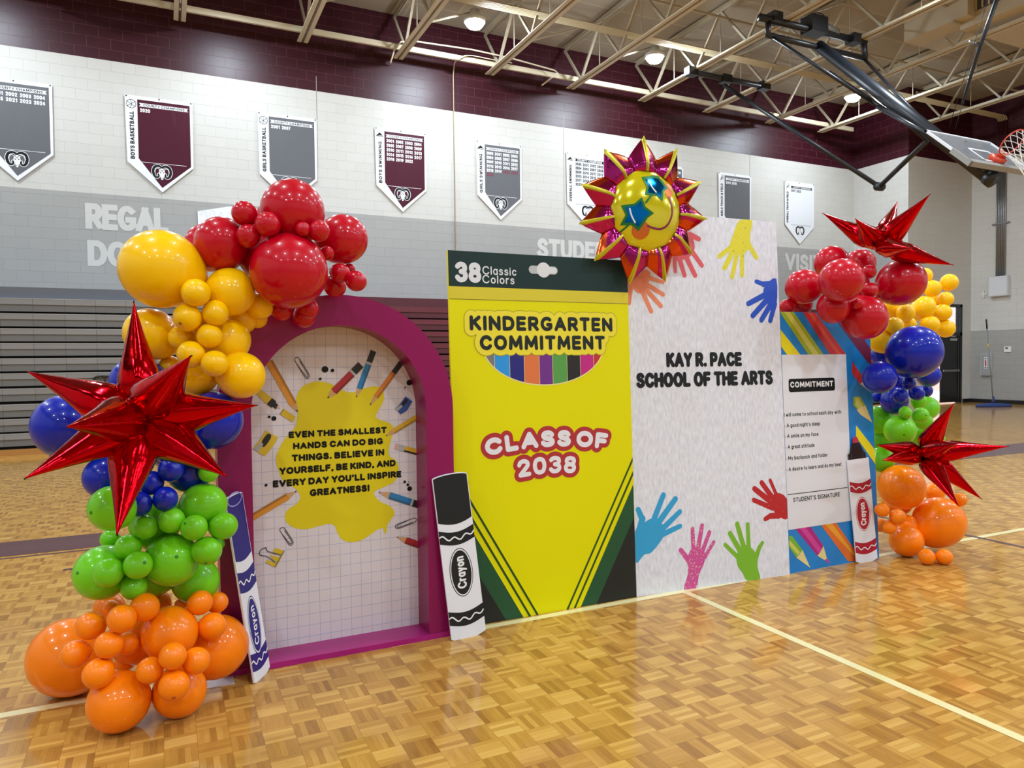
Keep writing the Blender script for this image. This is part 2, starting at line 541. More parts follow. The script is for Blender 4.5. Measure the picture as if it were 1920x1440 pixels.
# ================================================================== the room
def st(name, bm, m, parent=None, **k):
    return obj(name, bm, m, parent, kind='structure', **k)
XW, YJ, XR = 20.403, 14.794, 23.442          # the back wall ends in a jog, then a door bay, then the right wall
ZC, XL, YF = 9.6, -9.6, -13.0
bm = B(); box(bm, (XL - .2, YF - .2, -.12), (XR + .2, WALL_D + .2, 0))
floor = st('floor', bm, parquet())
LINE_CREAM = mat('cream_line_paint', (232, 218, 160), 0.22, coat=0.3)
LINE_MAROON = mat('maroon_line_paint', (92, 54, 60), 0.22, coat=0.3)
def court_line(pts, m):
    b = B(); flat(b, pts, 0.0008 if m is LINE_CREAM else 0.0014); obj('court_line', b, m, floor)
court_line([(-9, 3.683), (9.5, 3.683), (9.5, 3.737), (-9, 3.737)], LINE_CREAM)
court_line([(2.950, -1), (3.001, -1), (3.001, 3.682), (2.950, 3.682)], LINE_CREAM)
court_line([(5.965, -4), (6.018, -4), (6.018, 9.2), (5.965, 9.2)], LINE_MAROON)
court_line([(-9, 6.83), (-.49, 6.83), (-.52, 7.383), (-9, 7.391)], LINE_MAROON)
court_line([(-9, 6.737), (3.2, 6.737), (3.2, 6.775), (-9, 6.775)], LINE_MAROON)
court_line([(8.5, 6.64), (21, 6.64), (21, 7.41), (8.5, 7.41)], LINE_MAROON)
court_line([(-.70, 6.15), (.3, 6.15), (.3, 6.20), (-.70, 6.20)], LINE_MAROON)
BACK = block_wall('painted_block_back', 'x', Z_GREY)
bm = B(); box(bm, (XL - .2, WALL_D, 0), (XW + .2, WALL_D + .2, ZC))
wall_back = st('wall_back', bm, BACK)
bm = B(); box(bm, (XW - .003, YJ + .0005, 0), (XW + .2, WALL_D, ZC))
st('wall_jog', bm, block_wall('painted_block_jog', 'y', Z_GREY))
DX0, DX1, DZ = 21.05, 22.992, 3.132
BAY = block_wall('painted_block_bay', 'x', -1.0)
bm = B(); box(bm, (XW, YJ, 0), (DX0, YJ + .2, ZC)); box(bm, (DX1, YJ, 0), (XR + .2, YJ + .2, ZC)); box(bm, (DX0, YJ, DZ), (DX1, YJ + .2, ZC))
st('wall_bay', bm, BAY)
bm = B(); box(bm, (XR, YF - .2, 0), (XR + .2, YJ, ZC))
wall_right = st('wall_right', bm, block_wall('painted_block_right', 'y', 2.288))
bm = B(); box(bm, (XL - .2, YF, 0), (XL, WALL_D, ZC)); st('wall_left', bm, block_wall('painted_block_left', 'y', 2.288))
bm = B(); box(bm, (XL, YF - .2, 0), (XR, YF, ZC)); st('wall_front', bm, block_wall('painted_block_front', 'x', 2.288))
bm = B(); box(bm, (XL - .2, YF - .2, ZC), (XR + .2, WALL_D + .2, ZC + .15)); st('ceiling', bm, deck_mat())
VINYL = mat('black_vinyl_base', (24, 24, 26), 0.4)
bm = B(); box(bm, (XR - .012, -6, 0), (XR, YJ, .12)); st('baseboard_right', bm, VINYL)
bm = B(); box(bm, (DX1 + .06, YJ - .012, 0), (XR - .012, YJ, .12)); st('baseboard_bay', bm, VINYL)
# painted words on the back wall (only the letters the photograph shows)
bm = B()
WORD = mat('white_wall_lettering', (204, 203, 198), 0.45)
k = dict(weight=.235, gap=.14, square=True, z=0)
text(bm, 'REGAL', -1.34, .15, 4.20, .51, **k)
text(bm, 'DO', -1.32, -.60, 3.47, .51, **k)
text(bm, 'STUDEN', 8.74, 10.86, 4.14, .51, **k)
text(bm, 'VISIT', 17.37, 18.95, 4.21, .52, **k)
bmesh.ops.transform(bm, matrix=Matrix(((1, 0, 0, 0), (0, 0, -1, WALL_D - .004), (0, 1, 0, 0), (0, 0, 0, 1))), verts=bm.verts)
obj('wall_lettering', bm, WORD, wall_back)
# control joint and conduit drop
bm = B(); box(bm, (9.545, WALL_D - .003, 0), (9.56, WALL_D, 7.9)); box(bm, (3.21, WALL_D - .003, 6.93), (3.225, WALL_D, 7.9)); box(bm, (15.93, WALL_D - .003, 4.9), (15.945, WALL_D, 8.2))
obj('control_joint', bm, mat('grey_sealant', (150, 148, 146), .6), wall_back)
# outdoors, seen through the open half of the door
bm = B(); box(bm, (17, YJ + .4, -.14), (38, YJ + 16, -.02)); st('ground_outside', bm, mat('concrete_walk', (205, 200, 194), .9))
m = mat('pale_pink_brick', (214, 172, 160), .85); t = NT(m); v, x, y, z = t.xyz()
br = t.n('ShaderNodeTexBrick'); t.set(br.inputs['Vector'], t.vec(t.math('ADD', x, 50), z)); br.inputs['Scale'].default_value = 1; br.inputs['Brick Width'].default_value = .21; br.inputs['Row Height'].default_value = .075; br.inputs['Mortar Size'].default_value = .008
br.inputs['Color1'].default_value = lin((216, 170, 158)); br.inputs['Color2'].default_value = lin((204, 156, 146)); br.inputs['Mortar'].default_value = lin((225, 210, 200)); t.set(t.b.inputs['Base Color'], br.outputs['Color'])
bm = B(); box(bm, (30, YJ + 6, -.02), (33.4, YJ + 6.3, 6)); st('wall_outside', bm, m)

# ------------------------------------------------------------------ the exit door
BLK = mat('black_door_paint', (20, 20, 22), .35)
STEEL = mat('brushed_steel', (150, 150, 150), .3, metal=1.0)
dr = bpy.data.objects.new('door_1', None); C.objects.link(dr); dr['kind'] = 'structure'; dr.location = (DX0, YJ, 0); WM[dr.name] = Matrix.Translation((DX0, YJ, 0))
bm = B()
for a, b_ in (((DX0, 0), (DX0 + .09, DZ)), ((DX1 - .10, 0), (DX1, DZ)), ((DX0, DZ - .09), (DX1, DZ)), ((DX0, 2.13), (DX1, 2.25))):
    box(bm, (a[0], YJ - .02, a[1]), (b_[0], YJ + .14, b_[1]))
obj('door_frame', bm, BLK, dr, world=True)
bm = B(); box(bm, (22.02, YJ + .02, .03), (DX1 - .12, YJ + .07, 2.12)); leaf = obj('door_leaf', bm, BLK, dr, world=True)
bm = B(); box(bm, (22.06, YJ - .05, 1.0), (DX1 - .16, YJ + .0, 1.07)); obj('push_bar', bm, STEEL, leaf, world=True)
bm = B(); box(bm, (22.06, YJ + .01, .07), (DX1 - .16, YJ + .022, .30)); obj('kick_plate', bm, mat('dark_kick_plate', (70, 70, 72), .35, metal=1), leaf, world=True)
bm = B(); box(bm, (22.42, YJ - .04, 1.98), (22.72, YJ + .01, 2.05)); obj('door_closer', bm, mat('grey_metal', (150, 152, 155), .4), leaf, world=True)
bm = B(); box(bm, (DX1 - .155, YJ - .005, .05), (DX1 - .135, YJ + .01, 2.1)); obj('door_edge', bm, STEEL, leaf, world=True)
bm = B(); box(bm, (DX0 + .09, YJ + .05, 2.25), (DX1 - .10, YJ + .058, DZ - .09)); obj('transom_pane', bm, mat('clear_glass', (235, 240, 245), .02, **{'Transmission Weight': 1.0, 'IOR': 1.1}), dr, world=True)

# ------------------------------------------------------------------ things on the right wall
GB = mat('grey_enamel', (176, 178, 180), .4)
e = thing('fire_extinguisher_cabinet', 'grey fire extinguisher cabinet on the wall behind the dust mop pole', 'cabinet', (XR, 14.25, .87))
bm = B(); box(bm, (XR - .09, 14.08, .87), (XR, 14.43, 1.56)); obj('body', bm, GB, e, world=True)
bm = B(); box(bm, (XR - .10, 14.11, .90), (XR - .09, 14.40, 1.53)); d = obj('door', bm, mat('grey_door_enamel', (160, 162, 164), .4), e, world=True)
bm = B(); box(bm, (XR - .103, 14.20, 1.08), (XR - .10, 14.29, 1.45)); l = obj('label', bm, WHITE_PRINT, d, world=True)
bm = B(); box(bm, (XR - .105, 14.225, 1.16), (XR - .103, 14.265, 1.36)); obj('red_mark', bm, mat('red_mark', (190, 40, 45), .5), d, world=True)
bm = B(); box(bm, (XR - .105, 14.215, 1.10), (XR - .103, 14.275, 1.13)); box(bm, (XR - .105, 14.225, 1.38), (XR - .103, 14.265, 1.42)); obj('dark_mark', bm, BLACK_PRINT, d, world=True)
e = thing('thermostat', 'small white thermostat on the grey right wall', 'thermostat', (XR, 13.64, 1.68))
bm = B(); box(bm, (XR - .035, 13.54, 1.60), (XR, 13.74, 1.77)); obj('body', bm, mat('white_plastic', (232, 232, 230), .4), e, world=True)
bm = B(); box(bm, (XR - .038, 13.62, 1.70), (XR - .035, 13.70, 1.74)); obj('display', bm, mat('dark_display', (40, 44, 46), .3), e, world=True)
e = thing('electrical_box', 'light grey electrical box where the wall conduits end on the right wall', 'electrical box', (XR, 13.85, 3.4))
bm = B(); box(bm, (XR - .16, 13.58, 3.33), (XR, 14.15, 3.94)); obj('body', bm, mat('light_grey_box', (205, 208, 212), .45), e, world=True)
bm = B(); box(bm, (XR - .172, 13.60, 3.35), (XR - .16, 14.13, 3.92)); obj('cover', bm, mat('light_grey_cover', (212, 214, 218), .45), e, world=True)
tag(obj('wall_bracket', (lambda b: (box(b, (XR - .03, 14.28, 3.40), (XR, 14.46, 3.46)), box(b, (XR - .05, 14.35, 3.33), (XR, 14.39, 3.54)), b)[-1])(B()), mat('chalk_white', (222, 222, 220), .5)), 'small white bracket on the right wall beside the electrical box', 'bracket')
CT = mat('tan_conduit', (184, 170, 138), .45)
CS = mat('steel_conduit', (150, 150, 152), .35, metal=.8)
for i in range(6):
    y = 13.705 + i * .05
    bm = B()
    zz = 8.80
    tube(bm, [(3.0, y, zz), (XR - .17, y, zz), (XR - .09, y, zz - .03), (XR - .05, y, zz - .11)], .017, 8)
    c = thing('conduit_run', ['tan conduit along the ceiling then down the right wall, first from the viewer', 'tan conduit along the ceiling, second of the six from the viewer', 'tan conduit along the ceiling, third of the six from the viewer', 'tan conduit along the ceiling, fourth of the six from the viewer', 'tan conduit along the ceiling, fifth of the six from the viewer', 'tan conduit along the ceiling then down the wall, nearest the back wall'][i], 'conduit', (3, y, zz), group='six conduits in a bundle')
    obj('ceiling_pipe', bm, CT, c, True, world=True)
    bm = B(); tube(bm, [(XR - .05, y + .03, zz - .11), (XR - .05, y + .03, 7.56)], .017, 8)
    obj('upper_drop', bm, mat('maroon_pipe_paint', (84, 30, 42), .4), c, True, world=True)
    bm = B(); tube(bm, [(XR - .05, y + .03, 7.56), (XR - .05, y + .03, 3.94)], .017, 8)
    obj('lower_drop', bm, CS, c, True, world=True)
bm = B(); box(bm, (XR - .075, 13.62, 5.55), (XR - .02, 14.12, 5.59)); box(bm, (XR - .02, 13.6, 5.55), (XR, 14.14, 5.59))
tag(obj('conduit_strap', bm, CS), 'steel strap holding the row of conduits to the right wall', 'strap')
# dust mop
e = thing('dust_mop', 'dust mop with blue head standing upright by the right wall', 'mop', (21.76, 13.04, 0))
bm = B(); tube(bm, [(21.77, 13.06, .12), (21.82, 13.3, 2.30)], .018, 10); p = obj('pole', bm, mat('grey_pole', (120, 122, 124), .4), e, True, world=True)
bm = B(); tube(bm, [(21.82, 13.29, 2.28), (21.825, 13.32, 2.56)], .022, 10); obj('grip', bm, BLK, p, True, world=True)
bm = B(); tube(bm, [(21.808, 13.235, 1.72), (21.811, 13.25, 1.84)], .021, 10); obj('yellow_band', bm, mat('yellow_band', (200, 170, 60), .5), p, True, world=True)
bm = B(); tube(bm, [(21.765, 13.045, .09), (21.775, 13.07, .30)], [.05, .03], 10); obj('connector', bm, mat('navy_plastic', (40, 52, 96), .5), e, True, world=True)
bm = B(); lathe(bm, [(0, 0), (.5, 0), (.54, .03), (.48, .08), (.2, .11), (0, .11)], 28, Matrix.Translation((21.76, 13.04, 0)) @ Matrix.Rotation(math.radians(-25), 4, 'Z') @ Matrix.Diagonal((1, .32, 1, 1)))
obj('mop_head', bm, mat('blue_mop_yarn', (44, 62, 116), .9), e, True, world=True)

# ------------------------------------------------------------------ folded bleachers
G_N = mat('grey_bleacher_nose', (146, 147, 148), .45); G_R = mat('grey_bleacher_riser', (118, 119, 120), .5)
def seam(m):
    t = NT(m); v, x, y, z = t.xyz()
    f = t.math('FRACT', t.math('DIVIDE', t.math('ADD', x, 40.16), .462))
    c = tuple(t.b.inputs['Base Color'].default_value)
    s_ = t.n('ShaderNodeTexWhiteNoise', noise_dimensions='2D'); t.set(s_.inputs['Vector'], t.vec(t.math('FLOOR', t.math('DIVIDE', t.math('ADD', x, 40.16), .462)), t.math('FLOOR', t.math('MULTIPLY', z, 4.0))))
    k = t.math('ADD', .93, t.math('MULTIPLY', s_.outputs['Value'], .10))
    k = t.math('MULTIPLY', k, t.math('SUBTRACT', 1.0, t.math('MULTIPLY', t.math('LESS_THAN', f, .014), .55)))
    mul = t.n('ShaderNodeVectorMath', operation='SCALE'); mul.inputs[0].default_value = c[:3]; t.set(mul.inputs[3], k)
    t.set(t.b.inputs['Base Color'], mul.outputs[0])
for m in (G_N, G_R): seam(m)
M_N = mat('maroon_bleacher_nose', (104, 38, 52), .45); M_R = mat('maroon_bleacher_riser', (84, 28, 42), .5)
for m in (M_N, M_R): seam(m)
DARK = mat('dark_gap', (10, 10, 11), .9)
OAK = mat('oak_toe_board', (186, 132, 66), .5)
rows = [.13, .375, .62, .885, 1.14, 1.39, 1.645, 1.89, 2.14, 2.39]
for x0, x1, nose, rise, lab in ((-9.4, 3.15, G_N, G_R, 'folded grey bleachers against the back wall'), (3.17, 19.5, M_N, M_R, 'folded maroon bleachers behind the arch and crayon box')):
    e = thing('bleachers', lab, 'bleachers', (x0, 14.5, 0))
    bm = B(); box(bm, (x0, 14.62, .02), (x1, WALL_D - .02, 2.62)); obj('understructure', bm, DARK, e, world=True)
    bm = B(); box(bm, (x0, 14.50, 0), (x1, 14.60, .10)); obj('toe_board', bm, OAK, e, world=True)
    for z in rows:
        top = z + (.235 if z < 2.3 else .24)
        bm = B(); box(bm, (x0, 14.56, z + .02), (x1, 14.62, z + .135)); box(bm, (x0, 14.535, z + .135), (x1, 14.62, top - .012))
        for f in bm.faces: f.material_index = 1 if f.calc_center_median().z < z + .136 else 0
        obj('row_board', bm, [nose, rise], e, world=True)
        bm = B(); box(bm, (x0, 14.53, top - .012), (x1, 14.62, top)); obj('row_trim', bm, mat('pale_row_trim', (172, 172, 172), .4) if nose is G_N else mat('maroon_row_trim', (120, 52, 66), .4), e, world=True)
    bm = B(); box(bm, (x0, 14.60, 2.63), (x1, 14.70, 2.80)); box(bm, (x0, 14.60, 2.80), (x1, WALL_D - .02, 2.82)); obj('top_row', bm, mat('blue_grey_top_row', (104, 110, 122), .5) if nose is G_N else M_R, e, world=True)
e = [at_y(x, y, 14.5) for x, y in ((176, 712), (179, 707), (186, 705.5), (243, 706.5))]
bm = B(); tube(bm, e, .018, 8); tube(bm, [at_y(196, 706, 14.5), at_y(197, 722, 14.5)], .014, 8); tube(bm, [at_y(176, 712, 14.5), at_y(176, 730, 14.5)], .016, 8)
tag(obj('handrail', bm, BLK, smooth=True), 'black bent handrail on the grey bleachers behind the big red star', 'handrail')

# ------------------------------------------------------------------ championship banners
CLOTH = mat('white_banner_vinyl', (232, 234, 238), .42)
t = NT(CLOTH); v, x, y, z = t.xyz(); t.bump(t.noise(t.vec(t.math('MULTIPLY', x, 1.0), t.math('MULTIPLY', y, .3)), 5, 2), .5, .03)
F_GREY = mat('grey_banner_field', (100, 101, 105), .45, spec=.2); F_MAR = mat('maroon_banner_field', (72, 16, 36), .45, spec=.2); F_WHITE = mat('white_banner_field', (226, 229, 234), .42)
for m in (F_GREY, F_MAR, F_WHITE):
    t = NT(m); v, x, y, z = t.xyz(); t.bump(t.noise(t.vec(x, t.math('MULTIPLY', y, .3)), 5, 2), .5, .03)
RED_TXT = mat('maroon_year_print', (120, 40, 56), .45)
def ram(bm_b, bm_w, cx, cy, s):
    """ram's head: two curled horns and a pale face"""
    for sg in (-1, 1):
        P = [(.03, .30), (.20, .42), (.42, .36), (.52, .10), (.46, -.18), (.32, -.30), (.20, -.22), (.22, -.08)]
        P = smooth_path([(cx + sg * a * s, cy + b * s) for a, b in P], 5)
        stroke(bm_w, P, .30 * s, .0012, w1=.16 * s)
        stroke(bm_b, P, .24 * s, .0020, w1=.09 * s)
        stroke(bm_w, smooth_path([(cx + sg * a * s, cy + b * s) for a, b in ((.10, .33), (.22, .36), (.38, .28), (.44, .06))], 5), .035 * s, .0032)
    face = [(cx + a * s, cy + b * s) for a, b in ((-.15, .24), (0, .32), (.15, .24), (.19, .02), (.10, -.24), (.07, -.40), (0, -.46), (-.07, -.40), (-.10, -.24), (-.19, .02))]
    flat(bm_w, face, .0036)
    for sg in (-1, 1):
        flat(bm_b, [(cx + sg * a * s, cy + b * s) for a, b in ((.03, .02), (.13, .10), (.11, .0))], .0042)
        flat(bm_b, [(cx + sg * a * s, cy + b * s) for a, b in ((.02, -.34), (.06, -.30), (.05, -.38))], .0042)
    stroke(bm_b, [(cx - .09 * s, cy + .22 * s), (cx, cy + .12 * s), (cx + .09 * s, cy + .22 * s)], .03 * s, .0042)
def banner(x, name, field, years, lab, icon, red=(), zt=6.93):
    w, hs, tip = 1.25, 1.35, 1.90
    p = Plane((x, WALL_D - .03, zt), (1, 0, 0), (0, 0, 1))
    e = thing('championship_banner', lab, 'banner', p.m, group='county championship banners')
    bm = B(); prism(bm, [(0, 0), (w, 0), (w - .01, -hs), (w / 2 + .02, -tip), (.02, -hs + .02)], 0, .006); obj('cloth', bm, CLOTH, e)
    a, b_ = .225, w - .055
    bm = B(); flat(bm, [(a, -.07), (b_, -.07), (b_, -hs + .02), (w / 2 + .02, -tip + .09), (a, -hs + .10)], .0075)
    obj('field', bm, field, e)
    wf = field is F_WHITE
    bb, bw, br_ = B(), B(), B()
    rb, rt = (bb, bw) if wf else (bw, bb)
    q = B(); flat(q, [(a + .03, -.135), (b_ - .03, -.135), (b_ - .06, -.17), (b_ - .03, -.205), (a + .03, -.205), (a + .06, -.17)], .009)
    obj('ribbon', q, BLACK_PRINT if wf else WHITE_PRINT, e)
    text(rt, 'COUNTY CHAMPIONS', a + .11, b_ - .10, -.196, .052, .2, square=True, z=.0098)
    yt = bb if wf else bw
    for i, ln in enumerate(years):
        n = len(ln.split())
        for j, yv in enumerate(ln.split()):
            text(br_ if (i, j) in red else yt, yv, a + .045 + j * .225, a + .045 + j * .225 + .185, -.315 - i * .105, .075, .22, z=.009)
    q = B(); stroke(q, [(a + .05, -hs + .03), (b_ - .09, -hs + .03)], .008, .009); obj('rule_line', q, BLACK_PRINT if wf else WHITE_PRINT, e)
    text(bb, name, 0, .95, 0, .078, .22, square=True, z=.009, warp=lambda X, Y: (.158 - Y, -1.27 + X))
    if icon == 'ball':
        stroke(bb, ellipse(.115, -.17, .085, .085, 24) + [(.20, -.17)], .008, .009)
        for q in ((-.06, .0, .06), (.05, -.01, -.05)):
            stroke(bb, smooth_path([(.035, -.17 + q[0]), (.115, -.17 + q[1]), (.195, -.17 + q[2])], 5), .007, .0092)
        stroke(bb, smooth_path([(.10, -.09), (.125, -.17), (.10, -.25)], 5), .007, .0092)
    elif icon == 'swim':
        flat(bb, [(.04, -.17), (.12, -.11), (.18, -.17), (.20, -.18), (.04, -.18)], .009)
        stroke(bb, smooth_path([(.03, -.20), (.08, -.19), (.13, -.205), (.20, -.19)], 5), .012, .009)
    else:
        for q in range(4):
            stroke(bb, smooth_path([(.07 + q * .02, -.24 + q * .02), (.10 + q * .02, -.16), (.17, -.10 - q * .02)], 5), .008, .009)
        stroke(bb, ellipse(.15, -.14, .05, .075, 16) + [(.20, -.14)], .007, .0092)
    eb, ew = B(), B()
    ram(eb, ew, w / 2 + .02, -tip + .39, .31)
    bmesh.ops.translate(eb, vec=(0, 0, .0078), verts=eb.verts); bmesh.ops.translate(ew, vec=(0, 0, .0078), verts=ew.verts)
    em = obj('ram_emblem', eb, BLACK_PRINT, e); obj('emblem_outline', ew, WHITE_PRINT, em)
    for nm, q, mm in (('black_lettering', bb, BLACK_PRINT), ('white_lettering', bw, WHITE_PRINT), ('maroon_lettering', br_, RED_TXT)):
        if len(q.verts): obj(nm, q, mm, e)
        else: q.free()
    for gx in (.03, w / 2, w - .03):
        bm = B(); lathe(bm, [(0, .012), (.014, .011), (.016, .006)], 10, Matrix.Translation((gx, -.02, 0))); obj('grommet', bm, mat('dark_grommet', (60, 60, 62), .4, metal=.6), e)
banner(-3.08, '', F_GREY, ['2000 2001 2002 2003 2004'[5:], '2005 2021 2023 2024'], 'grey banner cut by the left edge of the photo, years up to 2024', 'ball')
banner(-.59, 'BOYS BASKETBALL', F_MAR, ['2020'], 'maroon boys basketball banner with only 2020 on it', 'ball')
banner(1.95, 'GIRLS BASKETBALL', F_GREY, ['2001 2007'], 'grey girls basketball banner above the topmost red balloon', 'ball')
banner(4.52, 'BOYS SWIMMING', F_MAR, ['2001 2002 2003 2004', '2005 2007 2008 2009', '2010 2011 2012 2013', '2014 2015 2016 2017', '2018 2019 2022'], 'maroon boys swimming banner with five rows of years', 'swim')
banner(7.06, 'GIRLS SWIMMING', F_GREY, ['2000 2001 2002 2003', '2004 2005 2007 2008', '2009 2010 2011 2012', '2013 2015 2016 2017', '2018 2019 2022 2023', '2024'], 'grey girls swimming banner with some maroon years', 'swim', red=((4, 2), (4, 3), (5, 0)))
banner(9.61, 'OVERALL SWIMMING', F_WHITE, ['2000 2001 2002 2003', '2004 2005 2007 2008', '2009 2010 2011 2012', '2013 2014 2015 2016', '2017 2018 2019 2022', '2023'], 'white overall swimming banner partly behind the sun balloon', 'swim')
banner(12.18, '', F_GREY, [], 'banner almost wholly hidden behind the sun balloon, one edge showing', 'run')
banner(14.71, 'GIRLS TRACK & FIELD', F_GREY, ['2001 2018'], 'grey girls track banner above the white hand print board', 'run')
banner(17.31, 'OVERALL TRACK & FIELD', F_WHITE, ['2017 2023'], 'white overall track banner, last on the right end of the wall', 'run')
p = Plane((.71, WALL_D - .02, 4.25), (1, 0, 0), (0, 0, 1))
e = thing('wall_poster', 'white line-drawing poster on the grey wall behind the red balloons', 'poster', p.m)
bm = B(); prism(bm, [(0, 0), (1.35, 0), (1.35, .56), (.62, .60), (0, .45)], 0, .006); obj('sheet', bm, WHITE_PRINT, e)
bm = B()
for q in range(7): stroke(bm, smooth_path([(.05 + .18 * q, .38), (.15 + .16 * q, .46 + .03 * (q % 2)), (.2 + .16 * q, .25)], 5), .008, .008)
obj('drawing', bm, mat('pale_grey_ink', (210, 213, 218), .5), e)

# ------------------------------------------------------------------ roof trusses, bridging, lamps, ducts
TAN = mat('tan_steel', (202, 190, 163), .5)
TAN2 = mat('tan_steel_web', (172, 161, 138), .5)
tl = ['leftmost roof truss, only its tip showing at the top edge', 'roof truss ending above the boys basketball banner', 'roof truss ending above the girls basketball banner', 'roof truss ending above the boys swimming banner', 'roof truss ending above the girls swimming banner', 'roof truss ending above the overall swimming banner', 'roof truss ending straight above the sun balloon tip', 'roof truss holding the right end of the folding brace bar', 'roof truss whose wall end meets the long folding brace arm', 'roof truss nearest the inner corner of the back wall', 'roof truss beyond the corner, over the door bay']
proto = None
def parts_of_truss(e, x, y0, y1):
    bm = B()
    for s in (-1, 1):
        box(bm, (x + s * .063 - .05, y0, 8.44), (x + s * .063 + .05, y1, 8.455)); box(bm, (x + s * .02 - .005, y0, 8.44), (x + s * .02 + .005, y1, 8.53))
    obj('bottom_chord', bm, TAN, e, world=True)
    bm = B()
    for s in (-1, 1):
        box(bm, (x + s * .055 - .04, y0, 9.53), (x + s * .055 + .04, WALL_D - .15 if y1 > 16 else y1, 9.545)); box(bm, (x + s * .02 - .005, y0, 9.46), (x + s * .02 + .005, WALL_D - .15 if y1 > 16 else y1, 9.54))
    obj('top_chord', bm, TAN2, e, world=True)
    y = y1 - .55
    bm = B(); beam(bm, (x, y, 8.48), (x, min(y1 + .25, WALL_D - .06), 9.5), .05, .05); obj('end_web', bm, TAN2, e, world=True)
    k = 0
    while y > y0 + .9:
        bm = B(); beam(bm, (x, y, 8.48), (x, y - .85, 9.5), .055, .05); beam(bm, (x, y - .85, 9.5), (x, y - 1.7, 8.48), .055, .05); obj('web', bm, TAN2, e, world=True)
        bm = B(); tube(bm, [(x, y - .85, 8.46), (x, y - .85, 9.5)], .012, 6); obj('hanger_rod', bm, TAN2, e, world=True)
        y -= 1.7
truss_x = [-1.81, .449, 2.87, 5.004, 7.296, 9.555, 11.77, 13.96, 16.3, 18.45, 20.75]
trusses = {}
for x, lab in zip(truss_x, tl):
    e = thing('roof_truss', lab, 'roof truss', (x, 16, 8.44), group='roof trusses')
    long_ = 16.362 if x < 20 else 14.55
    parts_of_truss(e, x, 2.0, long_)
    trusses[x] = e
def bar_thing(nm, lab, cat, fn, m, smooth=False, group=None):
    bm = B(); fn(bm); return tag(obj(nm, bm, m, smooth=smooth), lab, cat, group)
bar_thing('bridging_beam', 'long tan beam crossing under the truss ends along the back wall', 'beam', lambda b: (box(b, (-4, 16.08, 8.54), (19.6, 16.14, 8.555)), box(b, (-4, 16.08, 8.555), (19.6, 16.09, 8.66))), TAN)
for i, (yy, zz, lab) in enumerate(((13.0, 9.2, 'thin cross brace between trusses, nearest the wall'), (10.4, 9.1, 'thin cross brace between trusses, mid ceiling'), (7.8, 9.2, 'thin cross brace between trusses, closest to the viewer'))):
    bar_thing('cross_brace', lab, 'brace', lambda b: box(b, (-1.8, yy, zz), (23.2, yy + .045, zz + .045)), TAN2, group='cross braces')
for i, yy in enumerate((14.6, 11.7, 9.1)):
    def f(b):
        for x0, x1 in zip(truss_x, truss_x[1:]):
            beam(b, (x0, yy, 8.5), (x1, yy, 9.45), .03, .03)
    bar_thing('sway_bracing', ['diagonal sway braces between trusses near the wall', 'diagonal sway braces between trusses mid ceiling', 'diagonal sway braces between trusses over the court'][i], 'bracing', f, TAN2, group='sway bracing')
WC = mat('white_conduit', (212, 202, 176), .4)
bar_thing('bent_conduit', 'pale bent pipe looping across two trusses above the banners', 'conduit', lambda b: tube(b, [at_y(x, y, 15.9) for x, y in ((732, 118), (740, 92), (752, 78), (780, 77.5), (885, 93), (958, 109), (1040, 132), (1046, 137), (1016, 160))], .018, 8), WC, True)
bar_thing('wall_conduit', 'thin white conduit dropping down the back wall from a ceiling junction', 'conduit', lambda b: tube(b, [at_y(862, 108, 16.1), at_y(852, 118, 16.4), Vector((6.48, WALL_D - .03, 8.42)), Vector((6.48, WALL_D - .03, 2.9))], .014, 8), WC, True)
bar_thing('junction_box', 'small round junction box on the beam where the wall conduit starts', 'junction box', lambda b: lathe(b, [(0, 0), (.07, 0), (.07, .06), (0, .06)], 14, Matrix.Translation(at_y(857, 113, 16.05))), WC, True)
bar_thing('short_conduit', 'short pale pipe rising from the junction box along the beam', 'conduit', lambda b: tube(b, [at_y(x, y, 15.98) for x, y in ((860, 111), (872, 104), (885, 104), (930, 113), (960, 118))], .012, 8), WC, True)
# lamps
HOUSE = mat('lamp_housing', (190, 188, 182), .4)
LENS = mat('lamp_lens', (255, 255, 255), .4, **{'Emission Color': LAMP_COL + (1,), 'Emission Strength': LAMP_RADIANCE})
for i, (x, y) in enumerate(VISIBLE_LAMPS):
    e = thing('high_bay_light', ['bright round ceiling lamp nearest the left, above the girls swimming banner', 'bright round ceiling lamp above the sun balloon', 'bright round ceiling lamp behind the hoop mast'][i], 'ceiling light', (x, y, LAMP_Z), group='high bay lights')
    bm = B(); lathe(bm, [(LAMP_R + .005, 0), (LAMP_R + .03, .0), (LAMP_R + .04, .06), (.12, .16), (.10, .26), (0, .26)], 28, Matrix.Translation((x, y, LAMP_Z))); obj('housing', bm, HOUSE, e, True, world=True)
    bm = B(); lathe(bm, [(LAMP_R + .004, .012), (LAMP_R * .92, -.05), (LAMP_R * .7, -.10), (LAMP_R * .35, -.13), (0, -.14)], 28, Matrix.Translation((x, y, LAMP_Z)));
    bmesh.ops.recalc_face_normals(bm, faces=bm.faces)
    obj('lens', bm, LENS, e, world=True)
    bm = B(); tube(bm, [(x, y, LAMP_Z + .26), (x, y, ZC - .002)], .012, 8); obj('stem', bm, HOUSE, e, world=True)
